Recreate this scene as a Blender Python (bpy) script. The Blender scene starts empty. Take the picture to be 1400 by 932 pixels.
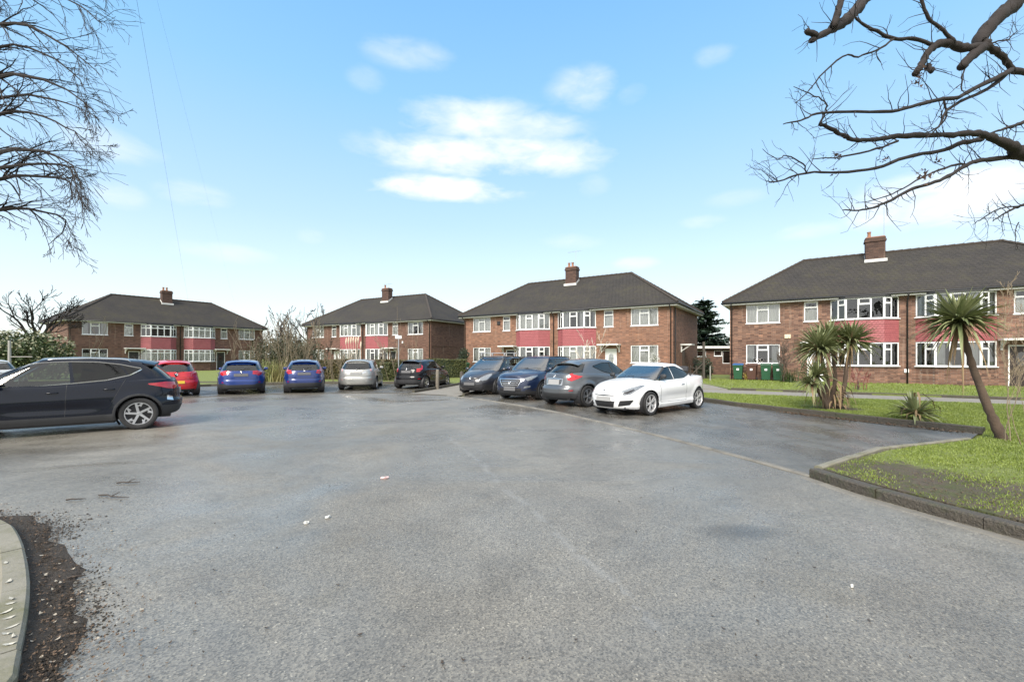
import bpy, bmesh, math, random
import numpy as np
from mathutils import Vector, Matrix
R=math.radians
C=bpy.data.collections.new('scene_objects'); bpy.context.scene.collection.children.link(C)
SC=bpy.context.scene
# ------------------------------------------------------------------ camera
F_PX=605.0; EYE=1.6; HOR=488.0
cd=bpy.data.cameras.new('camera'); cam=bpy.data.objects.new('camera',cd); SC.collection.objects.link(cam)
cam.location=(0,0,EYE); cam.rotation_euler=(R(90),0,0)
cd.sensor_width=36; cd.lens=36*F_PX/1400; cd.shift_y=(HOR-466)/1400; cd.clip_end=2000; cd.clip_start=.05
SC.camera=cam
# ------------------------------------------------------------------ light
SUN_EL=R(42); SUN_AZ=R(205)      # azimuth clockwise from +Y
EXPOSURE=1.22
SC.view_settings.view_transform='Standard'; SC.view_settings.look='None'
SC.view_settings.exposure=EXPOSURE; SC.view_settings.gamma=1; SC.view_settings.use_curve_mapping=False
sl=bpy.data.lights.new('sun','SUN'); sl.energy=2.5; sl.angle=R(30); sl.color=(1,.93,.83)
so=bpy.data.objects.new('sun',sl); SC.collection.objects.link(so)
sd=Vector((math.sin(SUN_AZ)*math.cos(SUN_EL),math.cos(SUN_AZ)*math.cos(SUN_EL),math.sin(SUN_EL)))
so.rotation_euler=sd.to_track_quat('Z','Y').to_euler()
W=bpy.data.worlds.new('World'); SC.world=W; W.use_nodes=True
class NT:
    "tiny node builder"
    def __init__(s,nt): s.nt=nt
    def n(s,t,**k):
        o=s.nt.nodes.new(t)
        for a,b in k.items():
            if a.startswith('i_'):
                key=a[2:]; key=int(key) if key.isdigit() else key.replace('_',' ')
                s.set(o.inputs[key],b)
            else: setattr(o,a,b)
        return o
    def set(s,inp,b):
        if isinstance(b,bpy.types.NodeSocket): s.nt.links.new(b,inp)
        elif isinstance(b,bpy.types.Node): s.nt.links.new(b.outputs[0],inp)
        else: inp.default_value=b
    def m(s,op,a,b=0.0,c=0.0,clamp=False):
        o=s.nt.nodes.new('ShaderNodeMath'); o.operation=op; o.use_clamp=clamp
        s.set(o.inputs[0],a); s.set(o.inputs[1],b); s.set(o.inputs[2],c); return o.outputs[0]
    def mix(s,f,a,b,mode='MIX'):
        o=s.nt.nodes.new('ShaderNodeMix'); o.data_type='RGBA'; o.blend_type=mode
        s.set(o.inputs[0],f); s.set(o.inputs[6],col(a)); s.set(o.inputs[7],col(b)); return o.outputs[2]
    def ramp(s,f,stops):
        o=s.nt.nodes.new('ShaderNodeValToRGB'); s.set(o.inputs[0],f); e=o.color_ramp.elements
        while len(e)<len(stops): e.new(.5)
        for k,(p,c) in enumerate(stops): e[k].position=p; e[k].color=col(c)
        return o.outputs[0]
    def noise(s,vec,scale,detail=4,rough=.55,dist=0):
        o=s.nt.nodes.new('ShaderNodeTexNoise'); s.set(o.inputs['Vector'],vec)
        o.inputs['Scale'].default_value=scale; o.inputs['Detail'].default_value=detail
        o.inputs['Roughness'].default_value=rough; o.inputs['Distortion'].default_value=dist
        return o.outputs['Fac']
    def vmul(s,vec,v):
        o=s.nt.nodes.new('ShaderNodeVectorMath'); o.operation='MULTIPLY'; s.set(o.inputs[0],vec); s.set(o.inputs[1],v); return o.outputs[0]
    def bump(s,h,strength=.3,dist=.02):
        o=s.nt.nodes.new('ShaderNodeBump'); o.inputs['Strength'].default_value=strength; o.inputs['Distance'].default_value=dist
        s.set(o.inputs['Height'],h); return o.outputs[0]
def col(c):
    if isinstance(c,(tuple,list)) and len(c)==3: return (c[0],c[1],c[2],1)
    return c
w=NT(W.node_tree); bg=W.node_tree.nodes['Background']
sky=w.n('ShaderNodeTexSky',sky_type='NISHITA',sun_disc=False,sun_elevation=SUN_EL,sun_rotation=SUN_AZ,air_density=1.25,dust_density=.55,ozone_density=2.2,altitude=20)
tc=w.n('ShaderNodeTexCoord'); sep=w.n('ShaderNodeSeparateXYZ'); w.set(sep.inputs[0],tc.outputs['Generated'])
el=w.m('ARCSINE',sep.outputs[2]); az=w.m('ARCTAN2',sep.outputs[0],sep.outputs[1])
nv=w.n('ShaderNodeCombineXYZ',i_0=az,i_1=w.m('MULTIPLY',el,2.6),i_2=0.0)
n1=w.noise(nv,5.5,4,.5,.5); n2=w.noise(nv,17,5,.6,.4)
nn=w.m('ADD',w.m('MULTIPLY',w.m('SUBTRACT',n1,.50),2.6),w.m('MULTIPLY',w.m('SUBTRACT',n2,.5),1.3))
clouds=[(640,164,80,20,.95),(722,176,62,15,.8),(672,214,128,21,1.25),(608,258,82,13,1.5),(800,122,38,18,.7),(560,74,48,13,.5),(262,265,45,13,.55),(165,265,32,14,.45),
 (1290,270,115,30,1.45),(150,197,60,18,.5),(500,110,20,11,.3),(865,128,20,10,.3),(975,76,24,9,.35),(305,345,60,11,.5),(960,305,30,8,.5),
 (868,360,24,7,.6),(1105,316,40,10,.45),(1005,272,34,9,.3),(782,330,32,9,.35),(812,255,18,12,.3),(425,323,16,8,.3)]
tot=None
for (px,py,a,b,s) in clouds:
    d=Vector(((px-700)/F_PX,1,(HOR-py)/F_PX)); ca=math.atan2(d.x,d.y); ce=math.asin(d.z/d.length)
    sa=(a*1.5/F_PX)/(1+d.x*d.x); se=(b*1.5/F_PX)/math.sqrt(1+d.x*d.x)
    u=w.m('MULTIPLY',w.m('SUBTRACT',az,ca),1/sa); v=w.m('MULTIPLY',w.m('SUBTRACT',el,ce),1/se)
    q=w.m('SUBTRACT',1.0,w.m('ADD',w.m('MULTIPLY',u,u),w.m('MULTIPLY',v,v)))
    q=w.m('MULTIPLY',w.m('MAXIMUM',w.m('ADD',q,nn),0.0),s*.62)
    inside=w.m('MAXIMUM',w.m('SUBTRACT',1.35,w.m('ADD',w.m('MULTIPLY',u,u),w.m('MULTIPLY',v,v))),0.0,clamp=True)
    q=w.m('MULTIPLY',q,inside)
    tot=q if tot is None else w.m('MAXIMUM',tot,q)
cf=w.m('MINIMUM',w.m('POWER',tot,1.1),.95)
hz=w.m('POWER',w.m('SUBTRACT',1.0,w.m('MAXIMUM',sep.outputs[2],0.0),clamp=True),7.0)
skg=w.ramp(sep.outputs[2],[(0,(.43,.465,.475)),(.10,(.385,.44,.47)),(.28,(.25,.36,.465)),(.5,(.145,.30,.465)),(.66,(.10,.25,.45)),(1,(.10,.22,.40))])
skg=w.mix(1.0,skg,(9.6,9.6,9.6),'MULTIPLY')
skc=w.mix(.78,sky.outputs[0],skg)
# unseen broken white cloud, added overhead and behind camera to whiten light and reflections
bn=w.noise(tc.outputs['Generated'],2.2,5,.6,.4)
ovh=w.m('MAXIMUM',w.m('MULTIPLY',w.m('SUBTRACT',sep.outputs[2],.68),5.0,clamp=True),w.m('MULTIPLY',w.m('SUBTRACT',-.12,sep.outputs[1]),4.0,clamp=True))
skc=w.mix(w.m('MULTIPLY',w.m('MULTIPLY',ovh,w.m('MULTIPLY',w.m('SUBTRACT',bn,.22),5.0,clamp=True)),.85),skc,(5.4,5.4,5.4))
skc=w.mix(cf,skc,(4.7,4.75,4.8))
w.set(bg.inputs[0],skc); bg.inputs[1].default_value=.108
# ------------------------------------------------------------------ helpers
def at(px,py,Y): return Vector(((px-700)/F_PX*Y,Y,EYE+(HOR-py)/F_PX*Y))
def gp(px,py,z=0.0):
    Y=F_PX*(EYE-z)/(py-HOR); return ((px-700)/F_PX*Y,Y)
def tag(o,label=None,cat=None,group=None,kind=None):
    if label: o['label']=label
    if cat: o['category']=cat
    if group: o['group']=group
    if kind: o['kind']=kind
    return o
def empty(name,loc=(0,0,0),rz=0):
    o=bpy.data.objects.new(name,None); C.objects.link(o); o.location=loc; o.rotation_euler=(0,0,rz); o.empty_display_size=.2; return o
def copy_tree(o,parent=None):
    c=o.copy(); C.objects.link(c)
    if parent: c.parent=parent
    for ch in list(o.children): copy_tree(ch,c)
    return c
class MB:
    def __init__(s): s.v=[]; s.f=[]; s.m=[]; s.cur=0
    def add(s,vs,fs):
        b=len(s.v); s.v.extend([tuple(p) for p in vs]); s.f.extend([tuple(b+i for i in f) for f in fs]); s.m.extend([s.cur]*len(fs)); return s
    def box(s,x0,x1,y0,y1,z0,z1,T=None):
        vs=[(x0,y0,z0),(x1,y0,z0),(x1,y1,z0),(x0,y1,z0),(x0,y0,z1),(x1,y0,z1),(x1,y1,z1),(x0,y1,z1)]
        if T is not None: vs=[T@Vector(p) for p in vs]
        return s.add(vs,[(0,3,2,1),(4,5,6,7),(0,1,5,4),(1,2,6,5),(2,3,7,6),(3,0,4,7)])
    def tube(s,pts,rad,n=8,cap=True,T=None):
        pts=[Vector(p) for p in pts]; k=len(pts)
        if not hasattr(rad,'__len__'): rad=[rad]*k
        vs=[]; fs=[]; ref=None
        for i,p in enumerate(pts):
            t=(pts[min(i+1,k-1)]-pts[max(i-1,0)])
            t=t.normalized() if t.length>1e-9 else Vector((0,0,1))
            if ref is None:
                ref=t.orthogonal().normalized()
            ref=(ref-t*ref.dot(t)); ref=ref.normalized() if ref.length>1e-6 else t.orthogonal().normalized()
            b=t.cross(ref)
            for j in range(n):
                a=2*math.pi*j/n; q=p+(ref*math.cos(a)+b*math.sin(a))*rad[i]
                vs.append(T@q if T is not None else q)
        for i in range(k-1):
            for j in range(n):
                a=i*n+j; b2=i*n+(j+1)%n; fs.append((a,b2,b2+n,a+n))
        if cap: fs.append(tuple(range(n-1,-1,-1))); fs.append(tuple((k-1)*n+j for j in range(n)))
        return s.add(vs,fs)
    def prism(s,poly,z0,z1,T=None):
        n=len(poly); vs=[(p[0],p[1],z0) for p in poly]+[(p[0],p[1],z1) for p in poly]
        if T is not None: vs=[T@Vector(p) for p in vs]
        return s.add(vs,[tuple(range(n-1,-1,-1)),tuple(range(n,2*n))]+[(i,(i+1)%n,(i+1)%n+n,i+n) for i in range(n)])
    def lathe(s,prof,n=24,T=None,closed=False):
        "prof: (r,h) around the local Y axis"
        vs=[];fs=[];k=len(prof)
        for j in range(n):
            a=2*math.pi*j/n
            for r,h in prof:
                q=Vector((r*math.cos(a),h,r*math.sin(a))); vs.append(T@q if T is not None else q)
        for j in range(n):
            for i in range(k if closed else k-1):
                a=j*k+i; b=j*k+(i+1)%k; c=((j+1)%n)*k+(i+1)%k; d=((j+1)%n)*k+i; fs.append((a,d,c,b))
        return s.add(vs,fs)
    def build(s,name,mat,parent=None,smooth=False,bevel=0,auto=None,link=True):
        me=bpy.data.meshes.new(name); me.from_pydata(s.v,[],s.f)
        mats=mat if isinstance(mat,(list,tuple)) else [mat]
        for q in mats: me.materials.append(q)
        me.polygons.foreach_set('material_index',s.m)
        if smooth: me.polygons.foreach_set('use_smooth',[True]*len(s.f))
        me.update()
        o=bpy.data.objects.new(name,me); C.objects.link(o)
        if parent: o.parent=parent
        if bevel:
            b=o.modifiers.new('bevel','BEVEL'); b.width=bevel; b.segments=2; b.limit_method='ANGLE'
        if auto:
            bm=bmesh.new(); bm.from_mesh(me)
            for e in bm.edges:
                if len(e.link_faces)==2 and e.calc_face_angle(0)>R(auto): e.smooth=False
            for f in bm.faces: f.smooth=True
            bm.to_mesh(me); bm.free()
        return o
# ------------------------------------------------------------------ materials
MATS={}
def mat(name,fn):
    if name in MATS: return MATS[name]
    m=bpy.data.materials.new(name); m.use_nodes=True; nt=NT(m.node_tree); p=m.node_tree.nodes['Principled BSDF']
    fn(nt,p); MATS[name]=m; return m
def plain(name,c,rough=.5,metal=0,coat=0,var=.12,scale=6,spec=None,bumps=0):
    def fn(n,p):
        t=n.n('ShaderNodeTexCoord'); k=n.noise(t.outputs['Object'],scale,4)
        n.set(p.inputs['Base Color'],n.mix(k,tuple(x*(1-var) for x in c),tuple(min(1,x*(1+var)) for x in c)))
        n.set(p.inputs['Roughness'],n.m('ADD',rough-.05,n.m('MULTIPLY',k,.1)))
        p.inputs['Metallic'].default_value=metal
        if coat: p.inputs['Coat Weight'].default_value=coat; p.inputs['Coat Roughness'].default_value=.04
        if spec is not None: p.inputs['Specular IOR Level'].default_value=spec
        if bumps: n.set(p.inputs['Normal'],n.bump(n.noise(t.outputs['Object'],scale*8,3),bumps,.01))
    return mat(name,fn)
def wallvec(n):
    t=n.n('ShaderNodeTexCoord'); s=n.n('ShaderNodeSeparateXYZ'); n.set(s.inputs[0],t.outputs['Object'])
    c=n.n('ShaderNodeCombineXYZ'); n.set(c.inputs[0],n.m('ADD',s.outputs[0],s.outputs[1])); n.set(c.inputs[1],s.outputs[2]); return t,c.outputs[0],s
def brick(name,c1,c2,mortar,dark,con=1.0):
    def fn(n,p):
        t,v,s=wallvec(n)
        b=n.n('ShaderNodeTexBrick',offset=.5); n.set(b.inputs['Vector'],v)
        for k,x in (('Scale',1.0),('Mortar Size',.009),('Brick Width',.235),('Row Height',.078),('Bias',-.1),('Mortar Smooth',.3)): b.inputs[k].default_value=x
        b.inputs['Color1'].default_value=col(c1); b.inputs['Color2'].default_value=col(c2); b.inputs['Mortar'].default_value=col(mortar)
        # individual dark / light bricks
        vv=n.vmul(v,(1/.235,1/.078,1)); o=n.n('ShaderNodeTexWhiteNoise',noise_dimensions='2D')
        fl=n.n('ShaderNodeVectorMath',operation='FLOOR'); n.set(fl.inputs[0],vv); n.set(o.inputs['Vector'],fl.outputs[0])
        k=n.ramp(o.outputs['Value'],[(0,(.42,.38,.40)),(.25,(.82,.78,.76)),(.6,(1,1,1)),(.9,(1.25,1.22,1.15)),(1,(1.6,1.55,1.45))])
        c=n.mix(con,b.outputs['Color'],k,'MULTIPLY')
        big=n.noise(v,.35,4,.6); c=n.mix(n.m('MULTIPLY',big,.6),c,n.mix(1.0,c,dark,'MULTIPLY'))
        streak=n.noise(n.vmul(v,(2.4,.25,1)),1.3,4,.6); c=n.mix(n.m('MULTIPLY',n.m('GREATER_THAN',streak,.62),.22),c,(.36,.27,.21))
        n.set(p.inputs['Base Color'],c); p.inputs['Roughness'].default_value=.85
        n.set(p.inputs['Normal'],n.bump(n.m('SUBTRACT',1.0,b.outputs['Fac']),.5,.012))
    return mat(name,fn)
BR_A=brick('brick_warm',(.262,.122,.072),(.190,.092,.060),(.26,.205,.17),(.66,.66,.68),.55)
BR_B=brick('brick_brown',(.150,.076,.054),(.110,.057,.043),(.145,.105,.085),(.7,.68,.68),.6)
BR_D=brick('brick_stack',(.092,.050,.037),(.066,.036,.029),(.09,.068,.055),(.7,.68,.68),.6)
BR_C=brick('brick_mixed',(.222,.118,.080),(.135,.073,.055),(.21,.165,.138),(.66,.64,.64),.85)
def fn(n,p):
    t,v,s=wallvec(n)
    b=n.n('ShaderNodeTexBrick',offset=.5); n.set(b.inputs['Vector'],n.vmul(v,(1,1.55,1)))
    for k,x in (('Scale',1.0),('Mortar Size',.012),('Brick Width',.26),('Row Height',.2),('Mortar Smooth',.6)): b.inputs[k].default_value=x
    b.inputs['Color1'].default_value=(.034,.031,.030,1); b.inputs['Color2'].default_value=(.022,.021,.021,1); b.inputs['Mortar'].default_value=(.010,.010,.010,1)
    big=n.noise(t.outputs['Object'],.45,5,.65); moss=n.noise(t.outputs['Object'],2.2,6,.7)
    c=n.mix(n.ramp(big,[(.35,(0,0,0)),(.7,(.6,.6,.6))]),b.outputs['Color'],(.050,.043,.036))
    sp=n.noise(t.outputs['Object'],14,3,.6)
    c=n.mix(n.ramp(n.m('MULTIPLY',moss,n.m('ADD',.35,big)),[(.42,(0,0,0)),(.6,(.5,.5,.5))]),c,(.055,.052,.026))
    c=n.mix(n.ramp(sp,[(.3,(0,0,0)),(.75,(.45,.45,.45))]),c,(.075,.068,.06))
    n.set(p.inputs['Base Color'],c); p.inputs['Roughness'].default_value=.85; p.inputs['Specular IOR Level'].default_value=.25
    n.set(p.inputs['Normal'],n.bump(n.m('ADD',n.m('SUBTRACT',1.0,b.outputs['Fac']),n.m('MULTIPLY',sp,.6)),.7,.03))
ROOF=mat('roof_tiles',fn)
def fn(n,p):
    t,v,s=wallvec(n)
    b=n.n('ShaderNodeTexBrick',offset=.5); n.set(b.inputs['Vector'],v)
    for k,x in (('Scale',1.0),('Mortar Size',.010),('Brick Width',.17),('Row Height',.125),('Mortar Smooth',.4)): b.inputs[k].default_value=x
    b.inputs['Color1'].default_value=(.37,.092,.108,1); b.inputs['Color2'].default_value=(.30,.07,.086,1); b.inputs['Mortar'].default_value=(.16,.032,.042,1)
    k=n.noise(t.outputs['Object'],1.6,5,.6)
    n.set(p.inputs['Base Color'],n.mix(n.m('MULTIPLY',k,.5),b.outputs['Color'],(.42,.17,.16))); p.inputs['Roughness'].default_value=.6
    n.set(p.inputs['Normal'],n.bump(n.m('SUBTRACT',1.0,b.outputs['Fac']),.8,.02))
TILEHUNG=mat('hung_tiles_red',fn)
UPVC=plain('upvc',(.78,.79,.80),.35,var=.04)
WOODW=plain('painted_wood',(.66,.66,.64),.5,var=.08)
BLACKP=plain('black_plastic',(.018,.018,.02),.5,var=.2)
DARKP=plain('dark_trim',(.03,.031,.034),.6,var=.2)
LEAD=plain('lead_flashing',(.62,.62,.6),.6)
POT=plain('clay_pot',(.30,.15,.09),.8)
CEM=plain('cement',(.30,.29,.27),.9)
GALV=plain('galvanised',(.42,.44,.46),.45,metal=.6)
CURT=plain('curtain',(.80,.80,.78),.9,var=.18,scale=3)
CURTG=plain('curtain_grey',(.50,.51,.52),.9,var=.3,scale=3)
ROOMD=plain('room_dark',(.05,.045,.04),.9)
def fn(n,p):
    nt=n.nt; out=nt.nodes['Material Output']; nt.nodes.remove(p)
    tr=n.n('ShaderNodeBsdfTransparent'); tr.inputs[0].default_value=(.92,.94,.93,1)
    gl=n.n('ShaderNodeBsdfGlossy'); gl.inputs['Roughness'].default_value=.02
    t=n.n('ShaderNodeTexCoord'); 
    n.set(gl.inputs['Normal'],n.bump(n.noise(t.outputs['Object'],1.6,2),.12,.05))
    fr=n.n('ShaderNodeFresnel'); fr.inputs[0].default_value=1.7
    mx=n.n('ShaderNodeMixShader'); n.set(mx.inputs[0],n.m('ADD',fr.outputs[0],.07)); n.set(mx.inputs[1],tr); n.set(mx.inputs[2],gl); n.set(out.inputs[0],mx)
GLASS=mat('window_glass',fn)
def carglass(name,tint,add=.05,ior=1.6):
    def fn(n,p):
        nt=n.nt; out=nt.nodes['Material Output']; nt.nodes.remove(p)
        tr=n.n('ShaderNodeBsdfTransparent'); tr.inputs[0].default_value=col(tint)
        gl=n.n('ShaderNodeBsdfGlossy'); gl.inputs['Roughness'].default_value=.03; gl.inputs[0].default_value=(1,.97,.92,1)
        fr=n.n('ShaderNodeFresnel'); fr.inputs[0].default_value=ior
        mx=n.n('ShaderNodeMixShader'); n.set(mx.inputs[0],n.m('ADD',fr.outputs[0],add)); n.set(mx.inputs[1],tr); n.set(mx.inputs[2],gl); n.set(out.inputs[0],mx)
    return mat(name,fn)
CG=carglass('car_glass',(.55,.62,.6),.05,1.5); CGD=carglass('car_glass_privacy',(.08,.09,.10),.02,1.42)
def paint(name,c,metal=.0,flake=0,rough=.28,dirt=.35,coat=.9):
    def fn(n,p):
        t=n.n('ShaderNodeTexCoord'); s=n.n('ShaderNodeSeparateXYZ'); n.set(s.inputs[0],t.outputs['Object'])
        k=n.noise(t.outputs['Object'],5,5,.65); low=n.m('SUBTRACT',1.0,n.m('MULTIPLY',s.outputs[2],1.6),clamp=True)
        d=n.m('MULTIPLY',n.m('MULTIPLY',low,k),dirt,clamp=True)
        n.set(p.inputs['Base Color'],n.mix(d,c,(.16,.15,.135))); p.inputs['Metallic'].default_value=metal
        n.set(p.inputs['Roughness'],n.m('ADD',rough,n.m('MULTIPLY',k,.12)))
        p.inputs['Coat Weight'].default_value=coat; p.inputs['Specular IOR Level'].default_value=.5 if coat>.6 else .2; n.set(p.inputs['Coat Roughness'],n.m('ADD',.02,n.m('MULTIPLY',n.m('MULTIPLY',low,k),.3)))
    return mat(name,fn)
CHROME=plain('chrome',(.72,.73,.75),.15,metal=1,var=.03)
ALLOY=plain('alloy',(.50,.51,.53),.3,metal=.85)
ALLOYD=plain('alloy_dark',(.04,.04,.045),.4,metal=.4)
TYRE=plain('tyre',(.022,.022,.023),.75,var=.3,scale=20,bumps=.3)
REDL=plain('tail_lamp_red',(.42,.012,.02),.12,coat=1,var=.35,scale=14)
CLRL=plain('lamp_clear',(.24,.26,.28),.12,coat=1,var=.8,scale=22,metal=.4)
ORL=plain('lamp_amber',(.7,.22,.03),.2,coat=1)
PLATE=plain('plate_grey',(.32,.32,.32),.5,var=.1)
PLATED=plain('plate_dark',(.12,.12,.125),.5,var=.1)
PLATEY=plain('plate_yellow',(.75,.52,.05),.45,var=.05)
SEAT=plain('seat_fabric',(.045,.045,.05),.85)
# ------------------------------------------------------------------ cars
CGW=carglass('windscreen_glass',(.5,.56,.55),.22)
def tab(pts,smooth=.06):
    xs=[p[0] for p in pts]; ys=[p[1] for p in pts]
    if xs[0]>xs[-1]: xs=xs[::-1]; ys=ys[::-1]
    g=np.linspace(xs[0]-.3,xs[-1]+.3,400); y=np.interp(g,xs,ys)
    k=max(1,int(smooth/(g[1]-g[0]))); ker=np.hanning(2*k+3); ker/=ker.sum()
    yp=np.pad(y,(k+1,k+1),mode='edge'); y2=np.convolve(yp,ker,'valid')
    return lambda x: float(np.interp(x,g,y2))
def outline(t,xf,xr,w,nf,nr):
    "t 0 (front centre) .. pi (rear centre)"
    if t<=math.pi/2:
        c=math.cos(t); s=math.sin(t); return (xf*max(c,0)**(2/nf), w*max(s,0)**(2/nf))
    c=-math.cos(t); s=math.sin(t); return (xr*max(c,0)**(2/nr), w*max(s,0)**(2/nr))
def cut_poly(bm,ax,poly,mark,lay,nmin=.03,keep=None):
    """slice the skin along a polygon projected along horizontal axis ax and mark the faces inside"""
    a=Vector(ax).normalized(); P=Vector((-a.y,a.x,0)) if abs(a.y)<.999 else Vector((1,0,0))
    if P.y<0 and abs(P.y)>1e-6: P=-P
    Z=Vector((0,0,1))
    us=[p[0] for p in poly]; zs=[p[1] for p in poly]; u0,u1,z0,z1=min(us),max(us),min(zs),max(zs)
    def near(f,m=.0):
        if f.normal.dot(a)<nmin: return False
        fu=[v.co.dot(P) for v in f.verts]; fz=[v.co.z for v in f.verts]
        return max(fu)>u0-m and min(fu)<u1+m and max(fz)>z0-m and min(fz)<z1+m
    cand=[f for f in bm.faces if near(f,.002) and (keep is None or f[lay] in keep)]
    n=len(poly)
    for i in range(n):
        p,q=poly[i],poly[(i+1)%n]
        e=P*(q[0]-p[0])+Z*(q[1]-p[1])
        if e.length<1e-6: continue
        no=a.cross(e).normalized(); co=P*p[0]+Z*p[1]
        s0,s1=min(p[0],q[0])-.03,max(p[0],q[0])+.03; t0,t1=min(p[1],q[1])-.03,max(p[1],q[1])+.03
        sub=[]; rest=[]
        for f in cand:
            fu=[v.co.dot(P) for v in f.verts]; fz=[v.co.z for v in f.verts]
            (sub if (max(fu)>s0 and min(fu)<s1 and max(fz)>t0 and min(fz)<t1) else rest).append(f)
        if not sub: continue
        es=set(); vs=set()
        for f in sub: es.update(f.edges); vs.update(f.verts)
        r=bmesh.ops.bisect_plane(bm,geom=sub+list(es)+list(vs),plane_co=co,plane_no=no,dist=1e-5)
        cand=rest+[g for g in r['geom'] if isinstance(g,bmesh.types.BMFace)]
        cand=[f for f in set(cand) if f.is_valid]
    for f in cand:
        c=f.calc_center_median(); u=c.dot(P); z=c.z; ins=False; j=n-1
        for i in range(n):
            if (poly[i][1]>z)!=(poly[j][1]>z) and u<(poly[j][0]-poly[i][0])*(z-poly[i][1])/(poly[j][1]-poly[i][1])+poly[i][0]: ins=not ins
            j=i
        if ins: f[lay]=mark
def rectp(u0,u1,z0,z1,c=.0):
    if c<=0: return [(u0,z0),(u1,z0),(u1,z1),(u0,z1)]
    return [(u0+c,z0),(u1-c,z0),(u1,z0+c),(u1,z1-c),(u1-c,z1),(u0+c,z1),(u0,z1-c),(u0,z0+c)]
def stripp(a,b,wd):
    d=Vector((b[0]-a[0],b[1]-a[1])).normalized(); nx,nz=-d.y*wd/2,d.x*wd/2
    return [(a[0]-nx,a[1]-nz),(b[0]-nx,b[1]-nz),(b[0]+nx,b[1]+nz),(a[0]+nx,a[1]+nz)]
BODY,TRIM,HEAD,TAIL,GRILLE,SEAMS,HOLE,WSC,REARW,SW1,SW2,SW3,FOG,CHR,BRIGHT,HEADIN=range(16)
def rim_mb(r,style,n):
    mb=MB()
    mb.cur=0; mb.lathe([(r*.97,-.085),(r,-.08),(r*1.0,.0),(r*.985,.012),(r*.93,.012),(r*.90,-.01),(r*.88,-.08)],32)
    mb.lathe([(0,.0),(r*.13,-.001),(r*.17,-.012),(r*.18,-.05)],16)
    for k in range(n):
        a=2*math.pi*k/n
        def P(rr,da,h): return (rr*math.cos(a+da),h,rr*math.sin(a+da))
        def bar(p0,p1,w0,w1,h0,h1,d=.025):
            # flat spoke from polar p0=(r,da) to p1
            (r0,a0),(r1,a1)=p0,p1
            q0=Vector((r0*math.cos(a+a0),r0*math.sin(a+a0))); q1=Vector((r1*math.cos(a+a1),r1*math.sin(a+a1)))
            dd=(q1-q0).normalized(); nn=Vector((-dd.y,dd.x))
            vs=[]
            for (q,wd,h) in ((q0,w0,h0),(q1,w1,h1)):
                for sg in (-1,1):
                    m=q+nn*sg*wd/2; vs+= [(m.x,h,m.y),(m.x,h-d,m.y)]
            mb.add(vs,[(0,2,6,4),(1,5,7,3),(0,4,5,1),(2,3,7,6),(0,1,3,2),(4,6,7,5)])
        if style=='single': bar((.1*r,0),(.95*r,0),.34*r,.20*r,-.003,.004)
        elif style=='double':
            bar((.12*r,.0),(.95*r,.17),.13*r,.11*r,-.003,.004); bar((.12*r,.0),(.95*r,-.17),.13*r,.11*r,-.003,.004)
        elif style=='y':
            bar((.1*r,0),(.55*r,0),.24*r,.22*r,-.003,.0); bar((.5*r,.0),(.95*r,.26),.15*r,.11*r,.0,.004); bar((.5*r,.0),(.95*r,-.26),.15*r,.11*r,.0,.004)
        elif style=='turbine':
            bar((.1*r,0),(.93*r,.10),.20*r,.17*r,-.003,.004)
            bar((.62*r,.10),(.93*r,.62),.10*r,.14*r,-.004,.002); bar((.60*r,.52),(.93*r,.55),.08*r,.16*r,-.006,.0)
    mb.cur=1; mb.lathe([(.001,-.065),(r*.6,-.065),(r*.93,-.075)],24)   # brake disc and dark barrel
    mb.cur=2; mb.lathe([(0,.004),(r*.08,.003),(r*.09,-.005)],10)
    return mb
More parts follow.
